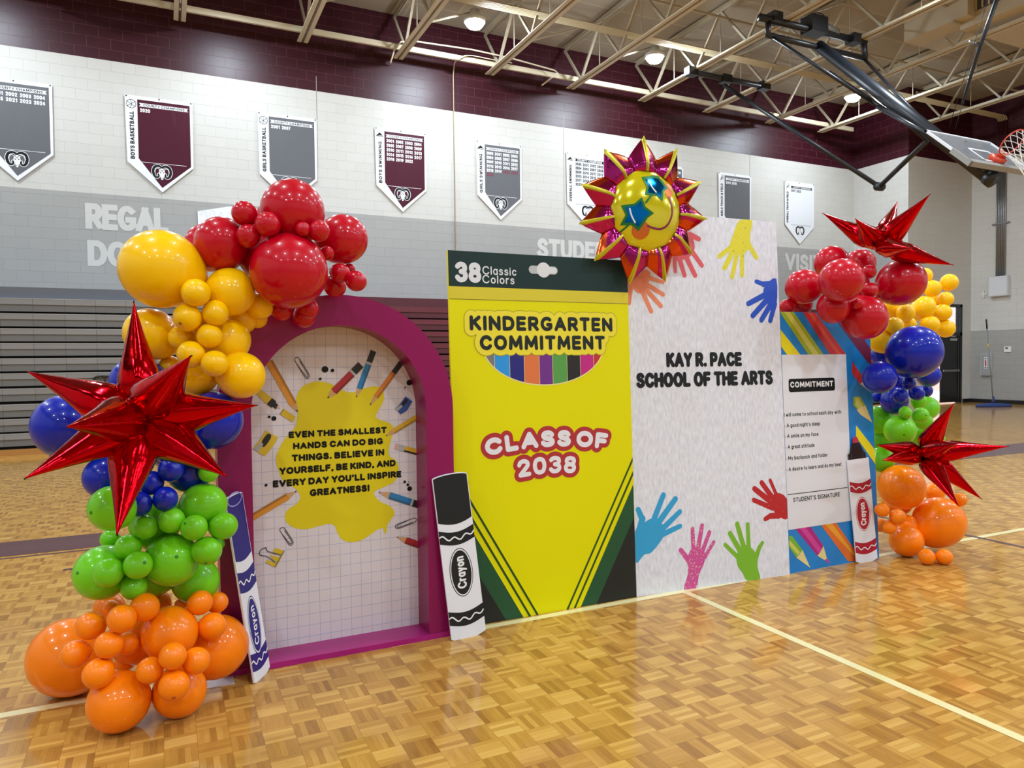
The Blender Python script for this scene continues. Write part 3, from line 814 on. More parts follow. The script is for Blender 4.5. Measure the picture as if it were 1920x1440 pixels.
# duct
DUCT = mat('tan_duct', (190, 178, 152), .55)
z0 = 8.75
a = at_z(1695, 79, z0); b_ = at_z(1741, 88, z0); c = at_z(1800, 48, z0)
e = thing('air_duct', 'tan square air duct with a louvred outlet at the top right', 'duct', (a.x, a.y, z0))
bm = B(); box(bm, (a.x, c.y - .4, z0), (b_.x + .5, a.y, z0 + .75)); obj('trunk', bm, DUCT, e, world=True)
g0 = at_z(1800, 57, z0 - .15); g1 = at_z(1848, 69, z0 - .15)
bm = B(); box(bm, (g0.x, g0.y - 3.2, z0 - .15), (g1.x + 1.6, g0.y, z0 + .8)); obj('outlet_box', bm, DUCT, e, world=True)
gm = mat('dark_louvre', (70, 66, 60), .5)
gl_ = B(); box(gl_, (g0.x - .012, g0.y - 1.35, z0 + .12), (g0.x, g0.y - .15, z0 + .56)); gr = obj('grille', gl_, gm, e, world=True)
for q in range(9):
    bm = B(); box(bm, (g0.x - .03, g0.y - 1.32 + q * .135, z0 + .13), (g0.x - .012, g0.y - 1.29 + q * .135, z0 + .55)); obj('louvre', bm, DUCT, gr, world=True)
bm = B(); box(bm, (a.x - .05, a.y - 1.2, z0 - .05), (b_.x + .55, a.y - 1.15, z0)); obj('hanger_strap', bm, TAN2, e, world=True)

# ------------------------------------------------------------------ the folded basketball goal
HB = mat('black_goal_steel', (26, 28, 32), .38)
HB2 = mat('dark_blue_steel', (26, 30, 37), .4)
e = thing('basketball_goal', 'basketball goal folded up on black arms under the roof trusses', 'basketball goal', (12.55, 11.3, 8.4))
bx = lambda px, py, z: at_z(px, py, z)
def tb(nm, pts, r, par, m=HB, n=10):
    b = B(); tube(b, pts, r, n); return obj(nm, b, m, par, True, world=True)
yb = 11.3
A0, A1 = at_y(1424, 32, yb), at_y(1622, 80, yb)
top = tb('upper_bar', [A0, A1], .075, e)
L0, L1 = at_y(1440, 66, yb), at_y(1622, 110, yb)
tb('lower_bar', [L0, L1], .06, e)
for (p, q) in (((1440, 38), (1440, 70)), ((1620, 76), (1622, 112))):
    tb('drop_link', [at_y(*p, yb), at_y(*q, yb)], .06, e)
w0 = at_y(1530, 50, yb)
bm = B(); box(bm, (w0.x - .28, yb - .16, w0.z - .17), (w0.x + .18, yb + .16, w0.z + .17)); mo = obj('winch_motor', bm, HB, e, world=True)
bm = B(); tube(bm, [w0 + Vector((.2, 0, .05)), w0 + Vector((.62, 0, -.02))], .09, 12); obj('motor_drum', bm, mat('grey_motor', (110, 108, 100), .45), mo, True, world=True)
bm = B(); tube(bm, [w0 + Vector((.10 + .17 * math.cos(k * PI / 8), 0, .24 + .06 * math.sin(k * PI / 8))) for k in range(17)], .012, 6); obj('guard_loop', bm, HB, mo, True, world=True)
for p in ((1452, 36), (1600, 76)):
    w1 = at_y(*p, yb); bm = B(); box(bm, (w1.x - .12, yb - .12, w1.z - .08), (w1.x + .12, yb + .12, w1.z + .12)); obj('clamp', bm, HB, e, world=True)
XB = 13.09
Mt, Mb = at_y(1535, 86, yb), at_x(1862, 338, XB)
tb('mast', [Mt, Mt.lerp(Mb, .5), Mb], [.115, .125, .125], e, HB2, 16)
bm = B(); dv = (Mb - Mt).normalized(); tube(bm, [Mb - dv * .12, Mb + dv * .02], .14, 16); obj('mast_cap', bm, HB, e, True, world=True)
tb('side_brace', [at_y(1446, 68, yb), at_y(1556, 140, 10.4), at_x(1640, 195, 12.9)], .035, e)
tb('side_brace', [at_y(1622, 112, yb), at_y(1668, 162, 10.3), at_x(1745, 240, 13.3)], .035, e)
pp = Plane((12.165, 7.73, 4.73), (1, 0, 0), (0, .82, .78))
bw_, bh = 1.83, 1.07
lower = [pp.o + pp.u * .15 + pp.v * .9 - pp.n * .05, at_x(1645, 200, 12.85)]
tb('under_strut', lower, .04, e)
tb('truss_strut', [at_x(1556, 135, 12.6), at_x(1700, 232, 13.0), at_x(1735, 262, 13.1)], .03, e, HB2)
# backboard
bd = B()
ol = [(0, 0), (bw_, 0), (bw_, bh), (0, bh)]
prism(bd, [(.03, .03), (bw_ - .03, .03), (bw_ - .03, bh - .03), (.03, bh - .03)], -.012, 0)
bmesh.ops.transform(bd, matrix=pp.m, verts=bd.verts)
glass = mat('backboard_glass', (150, 158, 164), .12, coat=.5, **{'Alpha': .75})
t = NT(glass); v, x, y, z = t.xyz(); t.set(t.b.inputs['Base Color'], t.mix(t.math('MULTIPLY', t.noise(v, 9, 4), .8), lin((110, 118, 124)), lin((190, 198, 206))))
bo = obj('backboard', bd, glass, e, world=True, label='clear glass backboard with white markings')
bm = B()
for a_, b2 in (((0, 0), (.045, bh)), ((bw_ - .045, 0), (bw_, bh)), ((0, bh - .045), (bw_, bh)), ((0, 0), (bw_, .045))):
    box(bm, (a_[0], a_[1], -.03), (b2[0], b2[1], .012))
bmesh.ops.transform(bm, matrix=pp.m, verts=bm.verts); obj('board_frame', bm, mat('white_frame', (226, 228, 232), .4), bo, world=True)
bm = B()
cx = bw_ / 2
for a_, b2 in (((cx - .305, .15), (cx - .255, .60)), ((cx + .255, .15), (cx + .305, .60)), ((cx - .305, .55), (cx + .305, .60)), ((cx - .305, .15), (cx + .305, .20))):
    box(bm, (a_[0], a_[1], .001), (b2[0], b2[1], .004))
bmesh.ops.transform(bm, matrix=pp.m, verts=bm.verts); obj('target_square', bm, WHITE_PRINT, bo, world=True)
bm = B(); box(bm, (-.03, -.06, -.06), (bw_ + .03, .05, .03)); box(bm, (-.035, -.06, -.06), (.02, .38, .03)); box(bm, (bw_ - .02, -.06, -.06), (bw_ + .035, .38, .03))
bmesh.ops.transform(bm, matrix=pp.m, verts=bm.verts); pad = obj('edge_padding', bm, mat('grey_foam_pad', (148, 146, 142), .6), bo, world=True)
RIM = mat('orange_rim', (206, 66, 36), .4)
bm = B(); box(bm, (cx - .09, .06, 0), (cx + .09, .28, .10)); prism(bm, [(cx - .07, .10), (cx + .07, .10), (cx + .05, .2), (cx - .05, .2)], .1, .2)
ring = []
bmesh.ops.transform(bm, matrix=pp.m, verts=bm.verts)
rc = pp.m @ Vector((cx, .15, .15 + .228))
q0 = [rc + pp.u * (.228 * math.cos(2 * PI * k / 32)) + pp.n * (.228 * math.sin(2 * PI * k / 32)) for k in range(33)]
tube(bm, q0, .011, 8, False)
rim = obj('rim', bm, RIM, e, True, world=True, label='orange rim')
bm = B()
nd = -pp.v
for k in range(12):
    for s in (1, -1):
        pts = []
        for j in range(6):
            f = j / 5; an = 2 * PI * (k + s * j * .5) / 12; rr = .224 - .10 * f
            pts.append(rc + pp.u * (rr * math.cos(an)) + pp.n * (rr * math.sin(an)) + nd * (.42 * f) + Vector((0, 0, -.25 * f * f)))
        tube(bm, pts, .005, 5, False)
obj('net', bm, mat('white_net_cord', (232, 226, 218), .8), rim, True, world=True)
tb('height_adjuster', [at_x(1842, 305, 12.9), at_x(1845, 322, 12.9)], .05, e)
tb('board_arm', [Mb - dv * .5, pp.m @ Vector((cx, .35, -.03))], .045, e)
tb('board_arm', [Mb - dv * 1.1, pp.m @ Vector((cx, .85, -.03))], .045, e)
# second bar and folding arms
y2 = 14.1
bar2 = thing('folding_brace', 'black two-part folding brace hanging from a bar behind the goal', 'brace', at_y(1365, 150, y2))
tb('ceiling_bar', [at_y(1288, 133, y2), at_y(1442, 164, y2)], .07, bar2)
for p in ((1296, 135), (1360, 149), (1432, 162)):
    w1 = at_y(*p, y2); bm = B(); box(bm, (w1.x - .14, y2 - .1, w1.z - .09), (w1.x + .14, y2 + .1, w1.z + .10)); obj('clamp', bm, HB, bar2, world=True)
El = at_y(1649, 350, 11.0)
up_ = tb('upper_arm', [at_y(1358, 160, y2), El], .05, bar2)
tb('lower_arm', [El, at_x(1738, 264, 13.1)], .05, bar2)
bm = B(); lathe(bm, [(0, -.09), (.09, -.09), (.09, .09), (0, .09)], 16, Matrix.Translation(El) @ Matrix.Rotation(PI / 2, 4, 'Y')); obj('elbow_joint', bm, HB, bar2, True, world=True)
sp = thing('safety_strap_pole', 'long dark pole slanting from the ceiling toward the backboard', 'pole', at_y(1866, 0, 7.6))
tb('pole', [at_y(1874, -14, 7.6), at_y(1836, 90, 8.0), at_y(1804, 196, 8.4)], [.035, .035, .02], sp, HB2)
bm = B(); q_ = at_y(1829, 82, 7.95); tube(bm, [q_ - Vector((.16, 0, 0)), q_ + Vector((.08, 0, 0))], .03, 8); obj('cable_clamp', bm, STEEL, sp, True, world=True)
tb('hoist_cable', [at_y(1850, 6, 7.6), at_x(1780, 238, 12.95)], .006, sp, HB, 6)
tb('hoist_cable', [at_y(1804, 196, 8.4), at_x(1791, 241, 13.1)], .006, sp, HB, 6)

# ================================================================== the arch
PURP = mat('magenta_lacquer', (140, 13, 84), .32, spec=.35)
ax, ro, ri, zc = .81, .593, .440, 1.239
y0, y1 = 3.68, 3.865
arch = thing('arch_backdrop', 'magenta arch backdrop with graph paper panel and yellow paint splash', 'backdrop', (ax, 3.77, 0))
N = 48
bm = B()
outer = [(ax + ro, .0)] + ellipse(ax, zc, ro, ro, N, 0, PI) + [(ax - ro, .0)]
inner = [(ax + ri, .0)] + ellipse(ax, zc, ri, ri, N, 0, PI) + [(ax - ri, .0)]
fr = [[bm.verts.new((p[0], yy, p[1])) for p in ring_] for ring_ in (outer, inner) for yy in (y0, y1)]
of, ob, jf, jb = fr
n = len(of)
for i in range(n - 1):
    bm.faces.new((of[i], of[i + 1], jf[i + 1], jf[i])); bm.faces.new((ob[i + 1], ob[i], jb[i], jb[i + 1]))
    bm.faces.new((of[i + 1], of[i], ob[i], ob[i + 1])); bm.faces.new((jf[i], jf[i + 1], jb[i + 1], jb[i]))
for i in (0, n - 1):
    bm.faces.new((of[i], jf[i], jb[i], ob[i]))
bmesh.ops.recalc_face_normals(bm, faces=bm.faces)
obj('frame', bm, PURP, arch, world=True)
bm = B(); box(bm, (ax - ro - .005, 3.675, 0), (ax + ro + .005, 3.87, .028)); obj('base_board', bm, mat('magenta_base', (170, 30, 116), .3, spec=.35), arch, world=True)
pa = Plane((ax - ri, 3.858, .028), (1, 0, 0), (0, 0, 1))
PAPER = mat('graph_paper_print', (214, 206, 210), .45)
t = NT(PAPER); v, x, y, z = t.xyz('Generated')
t = NT(PAPER); tc = t.n('ShaderNodeTexCoord'); sx = t.n('ShaderNodeSeparateXYZ'); t.t.links.new(tc.outputs['Object'], sx.inputs[0])
lx = t.math('FRACT', t.math('DIVIDE', t.math('ADD', sx.outputs[0], 10.0), .0553)); lz = t.math('FRACT', t.math('DIVIDE', t.math('ADD', sx.outputs[2], 10.0), .0585))
ln = t.math('MAXIMUM', t.math('LESS_THAN', lx, .032), t.math('LESS_THAN', lz, .032))
t.set(t.b.inputs['Base Color'], t.mix(ln, lin((222, 214, 216)), lin((150, 164, 200))))
bm = B()
pts = [(-ri - .03, 0), (ri + .03, 0)] + ellipse(0, zc - .028, ri + .03, ri + .03, 40, 0, PI)
prism(bm, [(p[0], p[1]) for p in pts], -.006, 0)
bmesh.ops.transform(bm, matrix=Matrix(((1, 0, 0, ax), (0, 0, -1, 3.858), (0, 1, 0, .028), (0, 0, 0, 1))), verts=bm.verts)
panel = obj('graph_paper_panel', bm, PAPER, arch, world=True)
def printed(nm, bm, m, plane, parent, lift=0.0, label=None):
    bmesh.ops.transform(bm, matrix=plane.m @ Matrix.Translation((0, 0, lift)), verts=bm.verts)
    return obj(nm, bm, m, parent, world=True, label=label)
z2 = zoomed(pa, 380, 560, 4.0)
z1 = zoomed(pa, 380, 840, 4.0)
# the splash
sp_ = [(860, 620), (960, 638), (1050, 688), (1130, 702), (1210, 672), (1300, 658), (1352, 690), (1358, 760), (1318, 840), (1297, 885), (1335, 910), (1405, 935), (1430, 980), (1412, 1060), (1395, 1130), (1402, 1180), (1455, 1220), (1470, 1290), (1440, 1370), (1370, 1408), (1300, 1440), (1286, 1470), (1330, 1520), (1410, 1560), (1438, 1612), (1405, 1665), (1385, 1700), (1380, 1740), (1368, 1762), (1356, 1745), (1352, 1722), (1320, 1728), (1250, 1775), (1180, 1815), (1105, 1826), (1045, 1805), (1008, 1750), (990, 1705), (955, 1688), (880, 1703), (780, 1728), (700, 1722), (640, 1690), (616, 1640), (635, 1585), (700, 1540), (730, 1490), (700, 1430), (610, 1370), (570, 1290), (550, 1200), (580, 1110), (640, 1020), (692, 965), (708, 900), (712, 820), (700, 750), (735, 672), (795, 635)]
bm = B(); flat(bm, smooth_path(z2(*sp_), 5, True)); printed('paint_splash', bm, mat('yellow_splash_print', (224, 206, 8), .45), pa, arch, .001)
bm = B()
def line_on(bm, f, a, b, cap, txt, weight, **k):
    """txt from point a to point b of a zoomed view, cap: its cap height there"""
    p, q, r = f(a, b, (a[0], a[1] - cap))
    yb_ = (p.y + q.y) / 2
    text(bm, txt, p.x, q.x, yb_, (r - p).length, weight, **k)
for a, b_, cap, s_ in (((645, 1046), (1380, 1008), 50, 'EVEN THE SMALLEST'), ((678, 1131), (1352, 1091), 50, 'HANDS CAN DO BIG'), ((668, 1224), (1362, 1174), 52, 'THINGS. BELIEVE IN'), ((575, 1320), (1447, 1257), 53, 'YOURSELF, BE KIND, AND'), ((527, 1418), (1490, 1337), 53, "EVERY DAY YOU'LL INSPIRE"), ((803, 1484), (1252, 1443), 53, 'GREATNESS!')):
    line_on(bm, z2, a, b_, cap, s_, .30, gap=.12, space=.34)
printed('lettering', bm, BLACK_PRINT, pa, arch, .002)
WOOD = mat('print_pencil_wood', (206, 160, 112), .5); LEAD = mat('print_pencil_lead', (52, 46, 44), .5)
PCOL = {k: mat('print_' + k, c, .45) for k, c in dict(orange=(222, 150, 48), deep_orange=(216, 128, 44), red=(176, 42, 46), blue=(40, 128, 184), black=(34, 34, 36), yellow=(222, 176, 46), silver=(176, 178, 180), pink=(214, 168, 150), marker_yellow=(216, 186, 40), navy=(52, 84, 160), brass=(150, 130, 40)).items()}
def flat_obj(nm, polys, plane, parent, lift, label=None):
    """polys: (points, material name) - one printed motif with several colours"""
    bm = B(); ms = []
    for i, (pts, m) in enumerate(polys):
        if m not in ms: ms.append(m)
        k0 = len(bm.faces)
        flat(bm, pts, i * 1.5e-4)
        bm.faces.ensure_lookup_table()
        for f in bm.faces[k0:]: f.material_index = ms.index(m)
    return printed(nm, bm, ms, plane, parent, lift, label)
def pencil(f, tip, end, w, body, cap=None, lead=LEAD, cone=.16):
    a, b_ = f(tip, end); L = (b_ - a).length; d = (b_ - a) / L; n_ = Vector((-d.y, d.x))
    w = w / 4.0 * .00237 / 2
    P = lambda s, o: a + d * (s * L) + n_ * (o * w)
    polys = [([P(0, 0), P(cone, 1), P(cone, -1)], WOOD), ([P(0, 0), P(.045, .28), P(.045, -.28)], lead), ([P(cone, 1), P(1, 1), P(1, -1), P(cone, -1), P(cone - .02, 0)], body), ([P(cone, -.35), P(1, -.35), P(1, -1), P(cone, -1)], mat(body.name + '_edge', tuple(int(255 * .78 * (v_ ** (1 / 2.2))) for v_ in body.node_tree.nodes['Principled BSDF'].inputs[0].default_value[:3]), .45))]
    if cap: polys.append(([P(1 - cap[0], 1), P(1, 1), P(1, -1), P(1 - cap[0], -1)], cap[1]))
    if cap and len(cap) > 2: polys.append(([P(1 - cap[0] - .05, 1), P(1 - cap[0], 1), P(1 - cap[0], -1), P(1 - cap[0] - .05, -1)], PCOL['silver']))
    flat_obj('printed_pencil', polys, pa, arch, .003)
pencil(z2, (714, 852), (498, 470), 62, PCOL['orange'])
pencil(z2, (934, 747), (1186, 495), 66, PCOL['red'], (.22, PCOL['black'], 1), cone=.2)
pencil(z2, (1150, 743), (1280, 392), 54, PCOL['blue'], (.24, PCOL['black'], 1), cone=.2)
pencil(z2, (1252, 800), (1490, 478), 50, PCOL['deep_orange'], (.25, PCOL['black']), cone=.2)
pencil(z2, (1370, 1030), (1640, 868), 50, PCOL['yellow'], cone=.22)
pencil(z1, (1316, 328), (1640, 432), 64, PCOL['blue'], (.2, PCOL['black'], 1), lead=PCOL['navy'], cone=.26)
pencil(z1, (1454, 666), (1645, 735), 62, PCOL['red'], cone=.36)
pencil(z1, (708, 320), (372, 520), 58, PCOL['orange'], cone=.22)
a, b_ = z2((1440, 1105), (1640, 1160)); d = (b_ - a).normalized(); n_ = Vector((-d.y, d.x)) * .016; L = (b_ - a).length
flat_obj('printed_pencil', [([a - n_, a + d * .018 - n_, a + d * .018 + n_, a + n_], PCOL['pink']), ([a + d * .018 - n_, a + d * .058 - n_, a + d * .058 + n_, a + d * .018 + n_], PCOL['silver']), ([a + d * .058 - n_, b_ - n_, b_ + n_, a + d * .058 + n_], PCOL['yellow']), ([a + d * .058 - n_, b_ - n_, b_ - n_ * .4, a + d * .058 - n_ * .4], PCOL['black'])], pa, arch, .003)
# marker with its cap off
flat_obj('printed_marker', [(z2((400, 712), (440, 682), (520, 745), (480, 790)), PCOL['marker_yellow']), (z2((480, 790), (520, 745), (552, 770), (516, 818)), PCOL['black']), (z2((516, 805), (540, 772), (570, 800), (550, 828)), PCOL['black']), (z2((552, 815), (564, 800), (582, 826)), PCOL['pink']), (z2((577, 865), (607, 825), (698, 885), (675, 925)), PCOL['marker_yellow']), (z2((577, 865), (607, 825), (612, 829), (584, 870)), PCOL['brass'])], pa, arch, .003)
flat_obj('printed_sharpener', [(z2((380, 1120), (430, 1060), (470, 988), (566, 1040), (540, 1090), (470, 1178), (430, 1165)), PCOL['marker_yellow']), (smooth_path(z2((440, 1080), (480, 1018), (510, 1018), (508, 1050), (460, 1112)), 4, True), PCOL['black']), (z2((382, 1128), (440, 1075), (455, 1092), (415, 1150)), PCOL['silver'])], pa, arch, .003)
flat_obj('printed_sharpener', [(z2((1438, 826), (1470, 800), (1520, 733), (1572, 770), (1530, 840), (1482, 868), (1468, 850)), PCOL['navy']), (smooth_path(z2((1490, 790), (1518, 752), (1536, 756), (1530, 780), (1502, 806)), 4, True), PCOL['black']), (z2((1440, 826), (1488, 795), (1500, 806), (1462, 845)), PCOL['silver'])], pa, arch, .003)
CLIP = mat('print_paper_clip', (60, 62, 66), .4)
def clip(f, a, b_, w):
    p, q = f(a, b_); L = (q - p).length; d = (q - p) / L; n_ = Vector((-d.y, d.x)) * w
    pts = [(.2, .55), (.8, .55), (.95, .2), (.95, -.3), (.8, -.55), (.15, -.9), (.0, -.5), (.0, .4), (.15, .9), (.85, .9), (1.0, .5), (1.03, -.3), (.92, -.9), (.3, -.9)]
    bm = B(); stroke(bm, smooth_path([p + d * (L * s) + n_ * o for s, o in pts], 4), .0032); printed('printed_paper_clip', bm, CLIP, pa, arch, .003)
clip(z2, (700, 445), (790, 590), .014); clip(z1, (590, 600), (668, 720), .014); clip(z1, (1598, 535), (1450, 592), .014)
bm = B()
for f, (x_, y_), r_ in ((z2, (917, 530), 27), (z2, (973, 538), 15), (z2, (881, 602), 11), (z2, (1549, 630), 25), (z2, (1517, 664), 6), (z2, (1514, 678), 4), (z2, (499, 886), 11), (z2, (534, 898), 19), (z1, (475, 278), 11), (z1, (1514, 253), 12), (z1, (1544, 252), 4), (z1, (1551, 304), 21), (z1, (1537, 275), 12)):
    c_ = f((x_, y_))[0]; flat(bm, ellipse(c_.x, c_.y, r_ * .00059 * 1.1, r_ * .00059 * 1.05, 18))
printed('ink_dots', bm, BLACK_PRINT, pa, arch, .003)
bm = B()
for P in ([(475, 745), (440, 760), (425, 790), (440, 805), (480, 812), (540, 855)], [(475, 745), (490, 775), (580, 800)], [(440, 805), (425, 795)]):
    stroke(bm, smooth_path(z1(*P), 4), .004)
printed('printed_clip_wire', bm, CLIP, pa, arch, .004)
flat_obj('printed_binder_clip', [(z1((540, 748), (612, 770), (592, 800), (525, 780)), PCOL['marker_yellow']), (z1((500, 800), (585, 822), (572, 850), (540, 850)), PCOL['marker_yellow']), (z1((472, 858), (482, 836), (548, 865), (540, 892)), PCOL['marker_yellow']), (z1((600, 775), (614, 772), (548, 892), (538, 890)), PCOL['brass'])], pa, arch, .003)

# ================================================================== the crayon box board
BW, BH = 1.1975, 2.115
pb = Plane((1.445, 3.757, 0), (1.1976, -.005, 0), (0, .083, 2.113))
cbox = thing('crayon_box_board', 'tall yellow crayon box board reading Kindergarten Commitment', 'display board', pb.m)
YEL = mat('yellow_box_print', (228, 222, 0), .42, spec=.22)
bm = B(); prism(bm, [(0, 0), (BW, 0), (BW, BH), (0, BH)], -.02, 0); obj('board', bm, YEL, cbox)
def lay(nm, bm, m, parent, lift, label=None):
    bmesh.ops.translate(bm, vec=(0, 0, lift), verts=bm.verts); return obj(nm, bm, m, parent, label=label)
z4 = zoomed(pb, 820, 440, 4.0); z5 = zoomed(pb, 800, 840, 4.0); z3 = zoomed(pb, 640, 480, 3.0)
vg = (z4((95, 383))[0].y + z4((1420, 436))[0].y) / 2
vl = (z4((97, 478))[0].y + z4((1422, 521))[0].y) / 2
DGR = mat('dark_green_print', (30, 52, 50), .42, spec=.25)
bm = B(); flat(bm, [(0, vg), (BW, vg), (BW, BH), (0, BH)]); lay('green_header', bm, DGR, cbox, .0008)
bm = B(); flat(bm, [(0, vl), (BW, vl), (BW, vg), (0, vg)]); lay('fold_strip', bm, mat('dull_yellow_print', (216, 200, 40), .42), cbox, .0008)
bm = B(); stroke(bm, [(0.002, vl), (BW - .002, vl)], .003); lay('fold_line', bm, mat('olive_line_print', (120, 116, 20), .5), cbox, .0012)
bm = B(); line_on(bm, z4, (133, 357), (330, 362), 155, '38', .25, gap=.13)
line_on(bm, z4, (338, 302), (592, 306), 64, 'Classic', .15, gap=.16); line_on(bm, z4, (338, 366), (578, 372), 64, 'Colors', .15, gap=.16)
lay('header_lettering', bm, mat('pale_print', (222, 224, 228), .42), cbox, .0014)
a, b_ = z4((712, 262), (875, 270)); c_ = z4((796, 265))[0]
bm = B(); stroke(bm, [a, b_], .048); lay('hang_tab', bm, mat('tab_grey_print', (188, 190, 192), .42), cbox, .0014)
bm = B(); flat(bm, ellipse(c_.x, c_.y, .045, .045, 28)); flat(bm, ellipse(c_.x + .01, c_.y, .03, .03, 28), .0003); stroke(bm, [c_ + Vector((.045, 0)), b_], .036, .0002)
lay('tab_button', bm, mat('tab_light_print', (222, 224, 226), .42), cbox, .0018)
# window with crayons
wl, wr = z4((362, 880))[0], z4((1228, 884))[0]; wb = z4((800, 1129))[0]
cx_, rx_, ry_ = (wl.x + wr.x) / 2, (wr.x - wl.x) / 2 * 1.04, (wl.y + .04 - wb.y)
top_y = wl.y + .045
cuts = [wl.x - .03] + [z4((q, 930))[0].x for q in (428, 541, 650, 763, 863, 971, 1071, 1171)] + [wr.x + .03]
cols = [(120, 120, 122), (36, 150, 226), (30, 30, 122), (224, 118, 62), (112, 42, 136), (86, 158, 72), (30, 30, 30), (196, 30, 132), (196, 40, 50)]
nm_ = ['grey', 'sky_blue', 'navy', 'orange', 'purple', 'green', 'black', 'pink', 'red']
bm = B(); flat(bm, ellipse(cx_, top_y, rx_ + .008, ry_ + .008, 40, PI, 2 * PI)); lay('window_edge', bm, mat('cream_edge_print', (238, 226, 150), .42), cbox, .0008)
for k_, c3 in enumerate(cols):
    x0_, x1_ = max(cuts[k_] + .0015, cx_ - rx_), min(cuts[k_ + 1] - .0015, cx_ + rx_)
    pts = [(x0_, top_y)] + [(x0_ + (x1_ - x0_) * j / 8, top_y - ry_ * math.sqrt(max(0, 1 - ((x0_ + (x1_ - x0_) * j / 8 - cx_) / rx_) ** 2))) for j in range(9)] + [(x1_, top_y)]
    pts = [p for j, p in enumerate(pts) if j == 0 or (Vector(p) - Vector(pts[j - 1])).length > 1e-4]
    bm = B(); flat(bm, pts); lay('window_crayon', bm, mat('print_crayon_' + nm_[k_], c3, .42), cbox, .0013)
for grow, m_, lift in ((.068, mat('olive_halo_print', (176, 166, 20), .42), .0017), (.060, mat('lemon_halo_print', (238, 222, 50), .42), .0022), (0, mat('charcoal_print', (38, 44, 42), .42, spec=.25), .0030)):
    bm = B()
    for a, b_, cap, s_ in (((242, 718), (1312, 729), 114, 'KINDERGARTEN'), ((318, 864), (1256, 866), 114, 'COMMITMENT')):
        line_on(bm, z4, a, b_, cap, s_, .255, gap=.20, grow=grow)
    lay('title_lettering' if not grow else 'title_outline', bm, m_, cbox, lift)
# class of 2038, letters on a curve
ca = z3((805, 1132), (1120, 1078), (1500, 1090)); cb = z3((985, 1252), (1150, 1226), (1325, 1224))
def arcfit(p):
    (xa, ya), (xb, yb_), (xc, yc) = [(q.x, q.y) for q in p]
    return lambda X: ya * (X - xb) * (X - xc) / ((xa - xb) * (xa - xc)) + yb_ * (X - xa) * (X - xc) / ((xb - xa) * (xb - xc)) + yc * (X - xa) * (X - xb) / ((xc - xa) * (xc - xb))
fa, fb = arcfit(ca), arcfit(cb)
def bend(f, y):
    def w_(X, Y):
        s_ = (f(X + .002) - f(X - .002)) / .004
        q = 1 / math.sqrt(1 + s_ * s_)
        return (X - s_ * q * (Y - y), f(X) + q * (Y - y))
    return w_
hh = (z3((1120, 985))[0] - z3((1120, 1080))[0]).length
for grow, m_, lift in ((.052, mat('brick_red_outline_print', (178, 44, 50), .42), .0010), (0, mat('white_title_print', (232, 230, 236), .42), .0020)):
    bm = B()
    text(bm, 'CLASS OF', ca[0].x + .012, ca[2].x - .012, 0, hh, .30, gap=.14, space=.20, grow=grow, warp=bend(fa, 0))
    text(bm, '2038', cb[0].x + .012, cb[2].x - .01, 0, hh * 1.05, .25, gap=.16, grow=grow, warp=bend(fb, 0))
    lay('class_lettering' if not grow else 'class_outline', bm, m_, cbox, lift)
# corner stripes, mirrored left and right
rt_ = [z5(*q) for q in ([(1545, 515), (1575, 1118), (1272, 1166)], [(1545, 272), (1545, 515), (1272, 1166), (1155, 1190)], [(1540, 70), (1540, 100), (1064, 1207), (1048, 1210)], [(1543, 172), (1543, 205), (1118, 1197), (1102, 1200)])]
K1, K2, K3 = mat('black_corner_print', (38, 40, 38), .42, spec=.25), mat('forest_green_print', (40, 84, 54), .42, spec=.25), mat('green_line_print', (42, 76, 30), .42, spec=.25)
for q, m_, nm2 in zip(rt_, (K1, K2, K3, K3), ('corner_triangle', 'corner_band', 'corner_line', 'corner_line')):
    for mirror in (False, True):
        pts = [(min(max(p.x, 0), BW) if p.x < BW - .02 else BW - .0005, max(p.y, .0005) if p.y > .03 else .0005) for p in q]
        if mirror: pts = [(BW - x_, y_) for x_, y_ in pts]
        bm = B(); flat(bm, pts); lay(nm2, bm, m_, cbox, .0010 if m_ is not K3 else .0012)

# ================================================================== the white hand print board
WW, WH = 1.2095, 2.442
pw = Plane((2.6445, 3.752, 0), (1.2045, -.092, 0), (.0105, .138, 2.438))
wb_ = thing('hand_print_board', 'tall white textured board with eight colourful hand prints', 'display board', pw.m)
TEX = mat('crumpled_paper_print', (222, 223, 232), .5)
t = NT(TEX); v, x, y, z = t.xyz()
wv = t.noise(t.vec(t.math('ADD', t.math('MULTIPLY', x, 2.6), t.math('MULTIPLY', t.noise(v, 7, 2), .10)), t.math('MULTIPLY', y, .8), z), 24, 3, .5)
t.set(t.b.inputs['Base Color'], t.ramp(wv, [(.28, lin((210, 211, 220))), (.5, lin((224, 225, 234))), (.72, lin((236, 237, 246)))]))
bm = B(); prism(bm, [(0, 0), (WW, 0), (WW, WH), (0, WH)], -.02, 0); obj('board', bm, TEX, wb_)
z6 = zoomed(pw, 1160, 380, 4.0); z7 = zoomed(pw, 1160, 780, 4.0)
bm = B(); line_on(bm, z6, (358, 1236), (925, 1226), 112, 'KAY R. PACE', .27, gap=.15); line_on(bm, z6, (133, 1392), (1157, 1364), 116, 'SCHOOL OF THE ARTS', .27, gap=.15)
lay('school_lettering', bm, mat('charcoal_lettering_print', (32, 34, 38), .42, spec=.25), wb_, .0012)
def hand(f, palm, fingers, m_, lab):
    bm = B()
    flat(bm, smooth_path(f(*palm), 3, True), .0001)
    for a, b_, w in fingers:
        p, q = f(a, b_)
        stroke(bm, [p, p.lerp(q, .5), q], w / 4 * .0041, .0002, w1=w / 4 * .0036)
    bmesh.ops.translate(bm, vec=(0, 0, .0006), verts=bm.verts)
    for v_ in bm.verts:
        v_.co.x = min(max(v_.co.x, .0008), WW - .0008); v_.co.y = min(max(v_.co.y, .0008), WH - .0008)
    obj('hand_print', bm, m_, wb_, label=lab)
